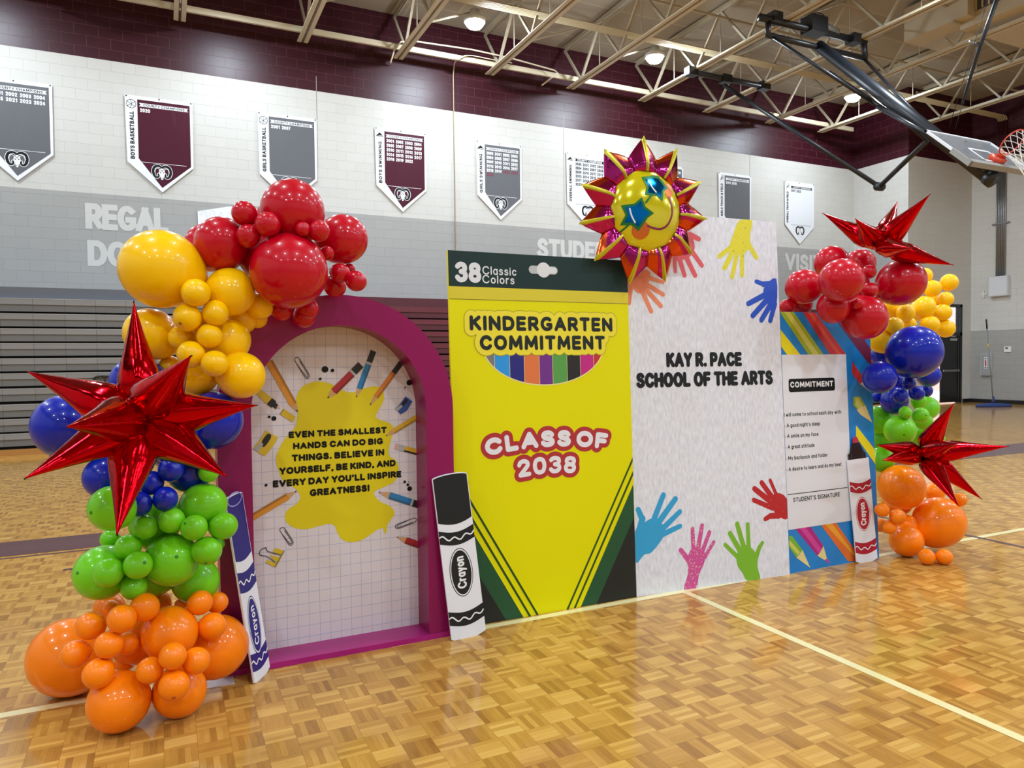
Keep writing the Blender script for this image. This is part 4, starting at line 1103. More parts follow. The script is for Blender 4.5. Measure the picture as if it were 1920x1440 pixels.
hand(z6, [(62, 600), (100, 540), (170, 500), (235, 520), (222, 610), (200, 670), (150, 680), (100, 640)], [((175, 660), (243, 815), 34), ((195, 640), (316, 775), 34), ((205, 610), (332, 688), 32), ((215, 560), (332, 596), 28), ((90, 630), (76, 752), 34)], speckled('orange_hand_paint', (232, 134, 96), (240, 190, 160), .70), 'orange hand print reaching down from the top left edge')
hand(z6, [(395, 330), (440, 290), (540, 250), (570, 330), (545, 395), (490, 425), (420, 430)], [((418, 410), (424, 515), 28), ((450, 405), (494, 545), 36), ((500, 395), (573, 545), 38), ((545, 360), (623, 470), 36), ((530, 238), (600, 272), 38)], speckled('coral_hand_paint', (222, 88, 98), (236, 190, 190), .74), 'coral red hand print half hidden by the sun balloon')
hand(z6, [(905, 132), (1000, 132), (985, 240), (985, 320), (935, 385), (870, 375), (832, 330), (860, 235)], [((850, 330), (755, 402), 34), ((860, 360), (792, 490), 38), ((890, 370), (850, 558), 34), ((925, 370), (924, 545), 34), ((975, 315), (1032, 410), 38)], speckled('yellow_hand_paint', (226, 216, 40), (120, 92, 40), .69, 90), 'yellow hand print with brown flecks at the top edge')
hand(z6, [(1182, 570), (1182, 770), (1130, 775), (1085, 700), (1100, 620)], [((1140, 610), (1085, 612), 44), ((1090, 612), (1032, 592), 34), ((1100, 690), (972, 758), 40), ((1120, 720), (1005, 848), 42), ((1150, 745), (1070, 880), 42), ((1170, 760), (1136, 885), 40)], speckled('blue_hand_paint', (32, 82, 196), (220, 224, 236), .76), 'blue hand print at the right edge near the top')
hand(z7, [(128, 1100), (190, 1040), (250, 1020), (340, 900), (345, 840), (290, 770), (230, 775), (170, 820), (122, 870)], [((160, 850), (178, 770), 50), ((175, 770), (146, 702), 40), ((255, 800), (335, 592), 40), ((290, 810), (425, 622), 42), ((325, 850), (458, 718), 38), ((335, 885), (460, 826), 36)], speckled('sky_hand_paint', (44, 160, 212), (150, 110, 120), .70, 90), 'sky blue hand print low on the left edge')
hand(z7, [(490, 1300), (580, 1300), (602, 1190), (645, 1090), (640, 1010), (590, 985), (545, 1000), (515, 1070), (520, 1180)], [((530, 1090), (466, 1006), 36), ((562, 1020), (553, 846), 32), ((592, 1010), (625, 822), 34), ((625, 1020), (680, 872), 32), ((645, 1060), (712, 945), 28)], speckled('magenta_hand_paint', (208, 82, 152), (242, 206, 176), .64, 90), 'pink hand print with its wrist on the floor line')
hand(z7, [(968, 1240), (1060, 1226), (1040, 1130), (1040, 1050), (985, 980), (930, 975), (885, 1040), (890, 1120), (930, 1180)], [((895, 1060), (798, 965), 30), ((910, 1010), (835, 880), 38), ((940, 990), (888, 810), 38), ((975, 985), (967, 812), 34), ((1030, 1060), (1055, 985), 36), ((1052, 990), (1078, 950), 30)], speckled('green_hand_paint', (122, 184, 44), (168, 168, 80), .70, 60), 'green hand print beside the pink one at the bottom')
hand(z7, [(1262, 620), (1266, 768), (1205, 755), (1155, 700), (1140, 640), (1180, 575)], [((1190, 610), (1136, 482), 28), ((1165, 630), (1072, 500), 40), ((1150, 650), (1018, 545), 42), ((1155, 690), (1012, 630), 36), ((1200, 745), (1135, 750), 44), ((1140, 748), (1100, 772), 36)], speckled('crimson_hand_paint', (186, 30, 38), (240, 190, 180), .72), 'dark red hand print at the right edge near the bottom')

# ================================================================== the pledge board
CW, CH = .902, 1.815
pc = Plane((3.8655, 3.675, 0), (1, 0, 0), (0, .0514, 1))
com = thing('pledge_board', 'blue bordered commitment pledge board with a white sheet', 'display board', pc.m)
BLU = mat('azure_board_print', (20, 128, 204), .38)
bm = B(); prism(bm, [(0, 0), (CW, 0), (CW, CH), (0, CH)], -.02, 0); obj('board', bm, BLU, com)
z8 = zoomed(pc, 1440, 560, 4.0); z9 = zoomed(pc, 1160, 780, 4.0)
PC = {k: mat('print_board_' + k, c, .4) for k, c in dict(lime=(160, 178, 32), pale_lime=(206, 206, 96), red=(206, 48, 44), light_red=(226, 84, 64), yellow=(236, 220, 12), maroon=(120, 28, 58), wood=(232, 212, 142), magenta=(176, 26, 128), pink=(208, 62, 152), orange=(226, 110, 40), amber=(238, 160, 40), green=(120, 180, 50), grey=(206, 208, 212)).items()}
def clampc(pts): return [Vector((min(max(p.x, .001), CW - .001), min(max(p.y, .001), CH - .001))) for p in pts]
def motif(nm, polys):
    bm = B(); ms = []
    for i, (pts, m_) in enumerate(polys):
        if m_ not in ms: ms.append(m_)
        k0 = len(bm.faces); flat(bm, clampc(pts), i * 1.2e-4); bm.faces.ensure_lookup_table()
        for f in bm.faces[k0:]: f.material_index = ms.index(m_)
    lay(nm, bm, ms, com, .0008)
motif('printed_pencil', [(z8((85, 100), (192, 100), (420, 425), (305, 425)), PC['lime']), (z8((122, 100), (162, 100), (385, 425), (342, 425)), PC['pale_lime'])])
motif('printed_pencil', [(z8((640, 735), (690, 735), (730, 800), (700, 860), (640, 800)), PC['lime']), (z8((655, 745), (680, 750), (720, 815), (700, 850), (655, 800)), PC['pale_lime']), (z8((730, 800), (782, 930), (690, 868), (664, 832)), PC['wood'])])
motif('printed_pencil', [(z8((262, 100), (352, 100), (590, 425), (470, 425)), PC['red']), (z8((298, 100), (326, 100), (556, 425), (520, 425)), PC['light_red'])])
motif('printed_pencil', [(z8((630, 470), (700, 570), (712, 640), (688, 642), (630, 560)), PC['red']), (z8((688, 640), (712, 625), (772, 702)), PC['grey'])])
motif('printed_band', [(z8((86, 232), (92, 358), (145, 425), (246, 425)), PC['yellow'])])
motif('printed_band', [(z8((660, 950), (808, 1130), (812, 1240), (660, 1036)), PC['yellow'])])
motif('printed_band', [(z8((470, 100), (600, 100), (790, 380), (790, 500), (740, 470)), PC['maroon'])])
motif('printed_pencil', [(z9((1278, 900), (1300, 900), (1378, 1005), (1332, 1062), (1278, 985)), PC['green']), (z9((1278, 928), (1360, 1020), (1345, 1045), (1278, 965)), PC['pale_lime']), (z9((1378, 1005), (1436, 1138), (1332, 1062), (1352, 1040)), PC['wood'])])
motif('printed_pencil', [(z9((1315, 835), (1430, 815), (1535, 975), (1490, 1048)), PC['magenta']), (z9((1350, 830), (1392, 822), (1522, 1000), (1503, 1030)), PC['pink']), (z9((1535, 975), (1562, 1072), (1545, 1082), (1490, 1048), (1512, 1020)), PC['wood']), (z9((1562, 1068), (1588, 1108), (1543, 1080)), PC['pink'])])
motif('printed_band', [(z9((1518, 820), (1630, 800), (1800, 1048), (1800, 1125), (1720, 1090)), PC['orange']), (z9((1550, 815), (1600, 806), (1800, 1072), (1800, 1112)), PC['amber'])])
tl_, tr_ = z8((60, 420), (638, 417)); bl_, br2 = z9((1275, 850), (1692, 796))
sx1 = (tr_.x + br2.x) / 2 + .004; sv0 = (bl_.y + br2.y) / 2; sv1 = (tl_.y + tr_.y) / 2
bm = B(); flat(bm, [(.001, sv0), (sx1, sv0), (sx1, sv1), (.001, sv1)]); lay('white_sheet', bm, mat('white_sheet_print', (228, 228, 234), .38), com, .0020)
bm = B(); r_ = .018
p0, p1 = z8((155, 702), (497, 592)); 
rr = [(p0.x + r_, p0.y + r_), (p1.x - r_, p0.y + r_), (p1.x - r_, p1.y - r_), (p0.x + r_, p1.y - r_)]
pts = []
for (cx2, cy2), a0 in zip(rr, (PI, 1.5 * PI, 0, .5 * PI)): pts += ellipse(cx2, cy2, r_, r_, 6, a0, a0 + PI / 2)
flat(bm, pts); lay('heading_plate', bm, BLACK_PRINT, com, .0025)
bm = B(); line_on(bm, z8, (165, 668), (487, 657), 44, 'COMMITMENT', .24, gap=.18); lay('heading_lettering', bm, WHITE_PRINT, com, .0030)
bm = B()
q = dict(gap=.16, space=.36)
for a, b_, cap, s_ in (((118, 884), (552, 864), 30, 'I will come to school each day with:'), ((122, 965), (388, 952), 30, '* A good night\'s sleep'), ((125, 1045), (376, 1030), 30, '* A smile on my face'), ((130, 1127), (347, 1113), 30, '* A great attitude'), ((133, 1210), (447, 1187), 30, '* My backpack and folder'), ((136, 1290), (550, 1260), 30, '* A desire to learn and do my best')):
    line_on(bm, z8, a, b_, cap, s_, .155, **q)
line_on(bm, z9, (1307, 642), (1658, 606), 33, "STUDENT'S SIGNATURE", .17, gap=.16)
a, b_ = z9((1268, 588), (1712, 538)); yv = (a.y + b_.y) / 2
stroke(bm, [(a.x, yv), (b_.x, yv)], .005)
lay('pledge_lettering', bm, BLACK_PRINT, com, .0028)

# ================================================================== the three leaning crayon cutouts
def cutout(name, lab, BL, BR, TL, TR, col, kind):
    BL, BR, TL, TR = map(Vector, (BL, BR, TL, TR))
    v_ = ((TL - BL) + (TR - BR)) / 2
    pl_ = Plane(BL, BR - BL, v_)
    # keep v as the leaning direction, u square to it in the board's plane
    n_ = (BR - BL).cross(v_).normalized(); vv = v_.normalized(); uu = vv.cross(n_).normalized()
    w = (BR - BL).dot(uu); L = v_.length
    o = BL + (BR - BL) * .5 - uu * (w / 2)
    sag = .11 * w
    o = o + vv * (sag * .6)
    pl_.o, pl_.u, pl_.v, pl_.n = o, uu, vv, n_
    pl_.m = Matrix(((uu.x, vv.x, n_.x, o.x), (uu.y, vv.y, n_.y, o.y), (uu.z, vv.z, n_.z, o.z), (0, 0, 0, 1)))
    e = thing(name, lab, 'cutout', pl_.m)
    L = L - sag * .6
    ink = mat('crayon_ink_' + kind, col, .4, spec=.25)
    sgn = lambda s: [(w * j / 14, s - sag * math.sin(PI * j / 14)) for j in range(15)]       # a line curving round the crayon
    top = [(w, L)] if kind == 'red' else []
    if kind == 'red': outl = sgn(0) + [(w, L), (0, L)]
    else: outl = sgn(0) + [(w, L - .015)] + [(w / 2 + (w / 2) * math.cos(a_), L - .015 + sag * .75 * math.sin(a_)) for a_ in [PI * j / 14 for j in range(1, 14)]] + [(0, L - .015)]
    WHT = mat('white_coroplast', (232, 233, 240), .4)
    bm = B(); prism(bm, outl, -.009, 0); obj('board', bm, WHT, e)
    def area(lo, hi): return lo + hi[::-1]
    fr_ = dict(black=(.715, .667, .587, .39, .15, .172, .088), blue=(.66, .60, .49, .28, .16, .155, .06), red=(2, .79, .69, .455, .169, .20, .09))[kind]
    inset = .004
    if kind != 'red':
        bm = B(); flat(bm, [(min(max(x_, inset), w - inset), y_) for x_, y_ in area(sgn(L * fr_[0]), outl[15:][::-1] if False else [(0, L - .02)] + [(w / 2 - (w / 2) * math.cos(a_), L - .02 + sag * .75 * math.sin(a_)) for a_ in [PI * j / 14 for j in range(1, 14)]] + [(w, L - .02)])])
        cap = lay('printed_cap', bm, ink, e, .0006)
        if kind == 'blue':
            bm = B(); el = ellipse(w / 2, L - .015 - .01, w * .40, .03, 30); stroke(bm, el + [el[0]], .006); lay('cap_opening', bm, mat('pale_blue_ink', (150, 146, 210), .4), e, .0012)
    for lo_, hi_ in ((fr_[2], fr_[1]), (fr_[6], fr_[5])):
        bm = B(); flat(bm, area(sgn(L * lo_), sgn(L * hi_))); band = lay('printed_band', bm, ink, e, .0006)
        mid = L * (lo_ + hi_) / 2
        bm = B(); stroke(bm, [(w * j / 48 * .98 + .01 * w, mid - sag * math.sin(PI * j / 48) + .009 * math.sin(j / 48 * 2 * PI * 3)) for j in range(49)], .0075)
        lay('white_wave', bm, WHITE_PRINT, band, .0014)
    cy = L * fr_[3]; ry = L * fr_[4] ; rx = w * .33
    bm = B(); flat(bm, ellipse(w / 2, cy, rx, ry, 40)); lay('oval_outline', bm, ink, e, .0006)
    bm = B(); flat(bm, ellipse(w / 2, cy, rx * .94, ry * .965, 40)); lay('oval_gap', bm, WHITE_PRINT, e, .0010)
    bm = B(); flat(bm, ellipse(w / 2, cy, rx * .86, ry * .91, 40)); lay('oval', bm, ink, e, .0014)
    bm = B(); hcap = rx * .80
    text(bm, 'Crayon', -ry * .66, ry * .66, 0, hcap, .19, gap=.14, warp=lambda X, Y: (w / 2 + hcap * .42 - Y, cy + X))
    lay('crayon_lettering', bm, WHITE_PRINT, e, .0020)
    if kind == 'red':
        k_ = L / 193.0
        bm = B(); prism(bm, [(w * .09, L), (w * .88, L), (w * .87, L + 11 * k_), (w * .80, L + 12 * k_), (w * .62, L + 31 * k_), (w * .32, L + 31 * k_), (w * .16, L + 12 * k_), (w * .09, L + 11 * k_)], -.009, 0); obj('marker_collar', bm, mat('black_marker_print', (26, 26, 28), .35), e)
        bm = B(); prism(bm, [(w * .35, L + 31 * k_), (w * .59, L + 31 * k_), (w * .58, L + 38 * k_), (w * .53, L + 42 * k_), (w * .47, L + 43 * k_), (w * .41, L + 42 * k_), (w * .36, L + 38 * k_)], -.009, 0); obj('marker_tip', bm, mat('rose_marker_tip', (184, 50, 74), .4), e)
        bm = B()
        for q_ in (.2, .72): stroke(bm, [(w * q_, L + .004), (w * q_, L + 10 * k_)], .006)
        lay('collar_shine', bm, mat('grey_marker_print', (70, 70, 74), .35), e, .0004)
cutout('crayon_cutout', 'black and white crayon cutout leaning between the arch and crayon box', (1.350, 3.607, 0), (1.557, 3.620, 0), (1.275, 3.668, .878), (1.471, 3.668, .893), (34, 36, 38), 'black')
cutout('crayon_cutout', 'blue and white crayon cutout leaning on the arch beside the oranges', (.3465, 3.535, 0), (.433, 3.672, 0), (.236, 3.535, .875), (.320, 3.668, .897), (44, 40, 122), 'blue')
cutout('marker_cutout', 'red and white crayon cutout with black marker tip, by the pledge board', (4.486, 3.640, 0), (4.689, 3.625, 0), (4.447, 3.690, .752), (4.668, 3.690, .744), (178, 32, 52), 'red')

BALLOONS=[
('L','r',0.200,3.750,2.045,0.1085,'large red balloon mostly hidden behind the red one above the yellow balloons'),
('L','r',0.485,3.650,2.153,0.0984,'medium red balloon behind two small ones, below the topmost red balloon'),
('L','r',0.545,3.440,2.181,0.1431,'topmost big red balloon crowning the arch garland'),
('L','r',0.806,3.600,2.097,0.1204,'large red balloon at the end of the arch garland nearest the crayon box'),
('L','r',0.839,3.600,1.954,0.0259,'tiny red balloon peeping out above the last small red one on the arch'),
('L','r',0.244,3.500,2.027,0.1159,'large red balloon between the huge yellow balloon and three small red ones'),
('L','r',0.764,3.600,1.865,0.0538,'dark red balloon hanging on the arch just behind the biggest red balloon'),
('L','r',0.613,3.600,1.715,0.0528,'lowest small red balloon on the purple arch face'),
('L','r',0.620,3.508,1.746,0.0467,'small red balloon overlapping the lowest red one on the arch'),
('L','r',0.505,3.550,1.740,0.0487,'small red balloon beside the orange-yellow pair under the biggest red balloon'),
('L','r',0.565,3.303,2.080,0.0319,'tiny red balloon tucked under the topmost red balloon'),
('L','r',0.516,3.388,1.905,0.1696,'biggest red balloon, dull crimson, in front at the top of the arch'),
('L','r',0.708,3.500,2.010,0.0345,'tiny red balloon squeezed between the biggest red balloon and the end one'),
('L','r',0.768,3.500,1.918,0.0460,'small red balloon below the large one at the garland\'s end'),
('L','r',0.838,3.469,1.880,0.0489,'small bright red balloon sticking out last over the purple arch'),
('L','r',0.637,3.316,2.079,0.0475,'small red balloon on the edge of the large end red balloon'),
('L','r',0.346,3.380,2.050,0.0504,'small dark red balloon lowest of the three clustered small red ones'),
('L','r',0.333,3.400,2.149,0.0537,'small red balloon highest of the three clustered small red ones'),
('L','r',0.421,3.329,2.095,0.0547,'small red balloon just above the biggest crimson one, third of a cluster'),
('L','y',0.022,3.650,1.475,0.0552,'yellow balloon hidden behind the raised spike of the big red star'),
('L','y',0.132,3.568,1.443,0.0920,'large yellow balloon right behind the star\'s upper slanting spike'),
('L','y',0.403,3.620,1.702,0.0439,'small orange-yellow balloon lowest of the pair against the purple arch'),
('L','y',0.404,3.537,1.754,0.0596,'orange-yellow balloon upper of the pair beside the purple arch'),
('L','y',0.327,3.600,1.679,0.0359,'sliver of a small yellow balloon wedged beside the arch corner'),
('L','y',-0.050,3.600,1.627,0.1115,'large yellow balloon behind the star\'s upright spike'),
('L','y',0.000,3.500,1.903,0.1673,'huge yellow balloon, the largest in the whole display'),
('L','y',0.274,3.479,1.812,0.1075,'large yellow balloon between the huge yellow and the biggest red one'),
('L','y',0.261,3.520,1.595,0.0997,'large yellow balloon touching the purple arch at mid height'),
('L','y',0.307,3.437,1.440,0.1032,'lowest large yellow balloon overlapping the arch above the blue ones'),
('L','y',0.070,3.500,1.606,0.0534,'small shaded yellow balloon behind the other small yellow ones'),
('L','y',0.128,3.359,1.793,0.0592,'small yellow balloon highest of the small yellow cluster'),
('L','y',0.095,3.400,1.691,0.0585,'small yellow balloon with a dark tip spot under the huge yellow one'),
('L','y',0.205,3.390,1.711,0.0552,'small yellow balloon right under the large one next to the reds'),
('L','y',0.179,3.400,1.612,0.0530,'small yellow balloon in the middle of the small yellow cluster'),
('L','y',0.105,3.400,1.533,0.0578,'small yellow balloon just above the slanting spike of the red star'),
('L','y',0.195,3.349,1.493,0.0558,'lowest small yellow balloon of the yellow cluster'),
('L','b',-0.112,3.600,1.417,0.1061,'dark blue balloon behind the star\'s upright spike under the yellow ones'),
('L','b',-0.373,3.600,1.231,0.1381,'big blue balloon at the far left behind the red star'),
('L','b',0.190,3.500,1.239,0.1280,'big blue balloon under the star\'s spike that reaches over the arch'),
('L','b',0.089,3.550,1.014,0.0955,'large dark blue balloon above the pale green one beside the arch'),
('L','b',-0.229,3.500,1.019,0.0913,'large dark blue balloon left of the star\'s downward spike'),
('L','b',0.116,3.437,1.086,0.0487,'small blue balloon partly behind the star\'s lower right spike'),
('L','b',0.088,3.378,1.196,0.0390,'small blue balloon in front of the big one near the arch'),
('L','b',-0.003,3.450,1.116,0.0456,'shaded small blue balloon just below the star\'s centre'),
('L','b',-0.060,3.420,0.991,0.0499,'small dark blue balloon beside the star\'s downward spike, middle of three'),
('L','b',0.016,3.400,1.045,0.0515,'small blue balloon in front of the large blue one over the greens'),
('L','b',-0.107,3.380,0.914,0.0509,'small blue balloon lowest, touching the star\'s downward spike'),
('L','b',-0.008,3.380,0.925,0.0499,'small bright blue balloon resting on the top of the greens'),
('L','g',0.165,3.441,1.016,0.0425,'small green balloon peeking out between the blue ones and the arch'),
('L','g',0.213,3.600,0.659,0.0235,'tiny green balloon behind the small one next to the blue crayon'),
('L','g',-0.231,3.600,0.733,0.0388,'small lime balloon almost hidden between the two large left green ones'),
('L','g',-0.200,3.283,0.922,0.0888,'large green balloon directly under the left dark blue one'),
('L','g',0.140,3.469,0.864,0.1009,'large pale green balloon touching the top of the blue crayon'),
('L','g',0.105,3.550,0.518,0.1019,'large olive green balloon just above the oranges beside the arch'),
('L','g',-0.252,3.480,0.621,0.1115,'largest green balloon, leftmost of the green ones'),
('L','g',0.011,3.420,0.655,0.1106,'large green balloon in the middle of the green cluster'),
('L','g',-0.086,3.400,0.810,0.0497,'small shaded green balloon to the right of the star\'s lowest tip'),
('L','g',0.013,3.380,0.833,0.0532,'small green balloon under the bright small blue one'),
('L','g',-0.153,3.400,0.734,0.0516,'small green balloon just below the star\'s lowest tip'),
('L','g',0.099,3.340,0.800,0.0535,'small green balloon with a dark tip spot, right of centre in the greens'),
('L','g',0.215,3.360,0.791,0.0584,'small green balloon overlapping the blue crayon cutout'),
('L','g',0.146,3.340,0.696,0.0604,'small bright green balloon right of the large central green one'),
('L','g',-0.135,3.390,0.568,0.0525,'small green balloon lowest, hanging above the oranges'),
('L','g',-0.222,3.330,0.654,0.0566,'small green balloon in front of the largest green one'),
('L','g',-0.115,3.320,0.674,0.0558,'small bright green balloon between the two largest green ones'),
('L','o',-0.247,3.700,0.400,0.0660,'dark orange balloon behind the small ones under the largest green one'),
('L','o',-0.064,3.650,0.398,0.0720,'dark orange balloon behind the top small orange one'),
('L','o',0.045,3.600,0.406,0.0272,'tiny orange balloon hidden under the olive green one'),
('L','o',-0.182,3.550,0.203,0.0424,'orange balloon lying in the gap at the middle of the orange cluster'),
('L','o',-0.418,3.813,0.170,0.1700,'largest orange balloon on the floor at the far left'),
('L','o',0.182,3.555,0.199,0.1415,'large orange balloon on the floor against the arch and blue crayon'),
('L','o',-0.198,3.337,0.120,0.1201,'front orange balloon on the floor, nearest the viewer'),
('L','o',0.027,3.358,0.107,0.1072,'orange balloon on the floor right of the foremost one'),
('L','o',-0.005,3.400,0.347,0.1129,'large bright orange balloon raised in the middle of the orange cluster'),
('L','o',-0.234,3.600,0.433,0.0321,'tiny orange balloon behind the pair of small ones at top left'),
('L','o',0.192,3.500,0.419,0.0453,'small dull orange balloon nearest the arch above the large one'),
('L','o',0.117,3.419,0.454,0.0524,'small bright orange balloon next to the dull one near the arch'),
('L','o',0.164,3.400,0.349,0.0568,'small orange balloon in front of the large one beside the arch'),
('L','o',-0.165,3.400,0.332,0.0469,'small orange balloon wedged behind another left of the raised large one'),
('L','o',-0.096,3.349,0.488,0.0573,'small orange balloon highest, touching the lowest small green one'),
('L','o',-0.296,3.400,0.428,0.0556,'small orange balloon on the upper side of the largest orange one'),
('L','o',-0.177,3.290,0.473,0.0552,'small orange balloon second along the top of the orange cluster'),
('L','o',-0.353,3.400,0.322,0.0547,'small orange balloon stuck on the front of the largest orange one'),
('L','o',-0.226,3.300,0.372,0.0537,'small orange balloon in the centre of the left small orange group'),
('L','o',-0.264,3.290,0.267,0.0586,'small orange balloon above the foremost floor balloon\'s left side'),
('L','o',-0.081,3.250,0.259,0.0514,'small orange balloon above the foremost floor balloon\'s right side'),
('L','o',0.091,3.250,0.265,0.0544,'small orange balloon below the raised large one, nearest the arch'),
('L','o',0.004,3.200,0.320,0.0526,'small orange balloon on the lower face of the raised large one'),
('L','o',0.006,3.200,0.199,0.0593,'small orange balloon in front of the second floor balloon'),
('R','r',4.022,3.850,1.856,0.0551,'small red balloon behind the top left corner of the pledge board'),
('R','r',4.184,3.885,1.874,0.0858,'red balloon half hidden behind the pledge board\'s top edge'),
('R','r',4.831,3.900,2.202,0.1139,'red balloon directly under the middle of the upper right star'),
('R','r',4.526,3.900,2.196,0.1253,'upper left red balloon of the right cluster, beside the star'),
('R','r',4.091,3.766,1.991,0.1230,'leftmost bright red balloon of the right cluster'),
('R','r',4.135,3.550,1.831,0.1078,'dark red balloon hanging in front of the pledge board\'s top edge'),
('R','r',4.380,3.500,1.764,0.1502,'lowest large red balloon covering the pledge board\'s upper right corner'),
('R','r',4.893,3.600,2.037,0.1682,'largest red balloon, under the right end of the upper star'),
('R','r',4.051,3.414,1.999,0.1423,'large dull red balloon in front in the right cluster'),
('R','r',4.227,3.437,1.851,0.0375,'tiny dark red balloon lowest of three between the large reds'),
('R','r',4.488,3.550,2.088,0.0477,'tiny red balloon highest of three between the large reds'),
('R','r',4.433,3.500,1.955,0.0524,'tiny bright red balloon middle of three between the large reds'),
('R','y',5.649,3.950,2.153,0.0638,'yellow balloon peeping out behind the largest red one of the right cluster'),
('R','y',5.190,3.900,1.865,0.0791,'shaded orange-yellow balloon under the largest red one'),
('R','y',5.779,3.950,1.916,0.0828,'yellow balloon filling the middle of the right yellow bunch'),
('R','y',4.992,3.850,1.631,0.1010,'yellow balloon between the lowest red and the big blue one'),
('R','y',5.500,3.850,1.882,0.0915,'medium yellow balloon in the centre of the right yellow bunch'),
('R','y',5.259,3.800,1.743,0.0524,'tiny yellow balloon just over the top of the big blue one'),
('R','y',4.986,3.721,1.724,0.0636,'small yellow balloon above left of the big blue one'),
('R','y',5.170,3.766,1.830,0.0690,'small dull yellow balloon below the largest red one'),
('R','y',5.605,3.850,2.037,0.0670,'small yellow balloon next below the highest yellow one'),
('R','y',5.738,3.827,1.953,0.0605,'small yellow balloon second down the right edge of the yellow bunch'),
('R','y',5.509,3.800,1.742,0.0708,'small yellow balloon touching the big blue one\'s upper right'),
('R','y',5.815,3.850,2.093,0.0699,'highest small yellow balloon, sticking out at the right'),
('R','y',5.689,3.820,1.844,0.0693,'small yellow balloon third down the right edge of the yellow bunch'),
('R','y',5.730,3.820,1.715,0.0718,'lowest small yellow balloon, in front of the black door'),
('R','b',5.067,3.912,1.498,0.0712,'dark blue balloon behind the pledge board\'s right edge, under yellow'),
('R','b',5.017,3.900,1.171,0.0394,'small sliver of blue balloon behind the pledge board above the greens'),
('R','b',5.607,3.900,1.209,0.0528,'small dark blue balloon edge in front of the lit door gap'),
('R','b',5.494,3.800,1.338,0.0911,'blue balloon under the right side of the big blue one'),
('R','b',5.025,3.750,1.152,0.0996,'dark blue balloon lowest in the right blue group'),
('R','b',4.603,3.550,1.344,0.1149,'large dark blue balloon overlapping the pledge board\'s edge'),
('R','b',4.900,3.500,1.523,0.1894,'big bright blue balloon, largest on the right column'),
('R','b',4.982,3.600,1.293,0.0482,'small blue balloon right underneath the big bright blue one'),
('R','b',5.073,3.600,1.215,0.0541,'small blue balloon touching the small green ones below'),
('R','b',4.889,3.600,1.200,0.0535,'small blue balloon in front of the lowest dark blue one'),
('R','g',5.049,3.900,0.998,0.1106,'large lime balloon behind the pledge board under the blue ones'),
('R','g',5.156,3.962,0.839,0.1045,'lime balloon behind the pledge board level with the star\'s tip'),
('R','g',5.030,3.860,0.689,0.0979,'green balloon below the lower star\'s left spikes beside the board'),
('R','g',5.558,3.900,0.823,0.0973,'lime balloon mostly hidden behind the lower star'),
('R','g',5.773,3.900,0.811,0.0492,'tiny green balloon just visible right of the star\'s upright spike'),
('R','g',5.550,3.850,1.074,0.0923,'pale green balloon on the right edge of the right green group'),
('R','g',5.438,3.800,0.975,0.0672,'green balloon under the small one with the dark spot'),
('R','g',4.956,3.650,0.940,0.1123,'large green balloon just above the lower star'),
('R','g',5.310,3.750,1.143,0.0564,'small green balloon highest in the right green group'),
('R','g',4.925,3.585,1.076,0.0461,'smallest round green balloon left of the spotted one'),
('R','g',5.188,3.650,1.043,0.0588,'small green balloon with a dark tip spot in the right column'),
('R','o',5.009,3.850,0.178,0.0507,'orange sliver of a balloon behind the pledge board\'s foot'),
('R','o',5.650,3.850,0.385,0.0807,'orange balloon behind the lower star\'s downward spikes'),
('R','o',5.043,3.700,0.499,0.1690,'large orange balloon under the lower star beside the pledge board'),
('R','o',5.430,3.500,0.399,0.0521,'small orange balloon at the tip of the star\'s right lower spike'),
('R','o',4.966,3.600,0.118,0.1183,'dark orange balloon low above the floor in the right column'),
('R','o',5.293,3.568,0.229,0.1852,'largest orange balloon of the right column'),
('R','o',4.698,3.600,0.375,0.0511,'small orange balloon nearest the red crayon'),
('R','o',4.773,3.600,0.242,0.0531,'small orange balloon just above the dark orange one near the floor'),
('R','o',4.800,3.550,0.324,0.0563,'small oval orange balloon between the two large right orange ones'),
('R','o',4.894,3.389,0.056,0.0564,'small orange balloon on the floor, first of the pair'),
('R','o',5.004,3.332,0.056,0.0560,'small orange balloon on the floor, second of the pair nearer the court'),
('L','r',0.420,3.560,1.980,0.1000,'red balloon deep inside the arch garland, glimpsed between the bright ones'),
('L','y',0.170,3.560,1.620,0.1000,'yellow balloon deep inside the left cluster, seen only through gaps'),
('L','y',0.330,3.600,1.700,0.0700,'yellow balloon deep between the arch and the small yellow ones'),
('L','b',0.030,3.560,1.120,0.1000,'blue balloon deep inside the left group behind the small blue ones'),
('L','b',-0.100,3.560,1.160,0.0900,'dark blue balloon hidden right behind the big star\'s centre'),
('L','g',-0.050,3.560,0.800,0.1100,'green balloon deep inside the left group behind the small ones'),
('L','g',-0.050,3.580,0.560,0.0900,'green balloon deep inside, just above the topmost oranges'),
('L','o',-0.130,3.560,0.300,0.1200,'orange balloon deep inside the left cluster, seen only through gaps'),
('L','o',0.020,3.580,0.220,0.1000,'orange balloon deep inside behind the lower small ones'),
('R','r',4.550,3.720,2.020,0.1000,'red balloon deep inside the right red cluster behind the tiny ones'),
('R','y',5.300,3.930,1.800,0.0900,'yellow balloon deep inside the right yellow bunch'),
('R','y',5.620,3.970,1.860,0.0800,'yellow balloon deep behind the right edge of the yellow bunch'),
('R','b',5.100,3.800,1.280,0.0900,'blue balloon deep inside the right blue group'),
('R','g',5.280,3.880,0.900,0.1000,'lime balloon deep inside the right green group'),
('R','o',5.200,3.850,0.340,0.1100,'orange balloon deep inside the right orange group'),
('R','o',5.100,3.680,0.200,0.0800,'orange balloon low inside the right orange group'),
]

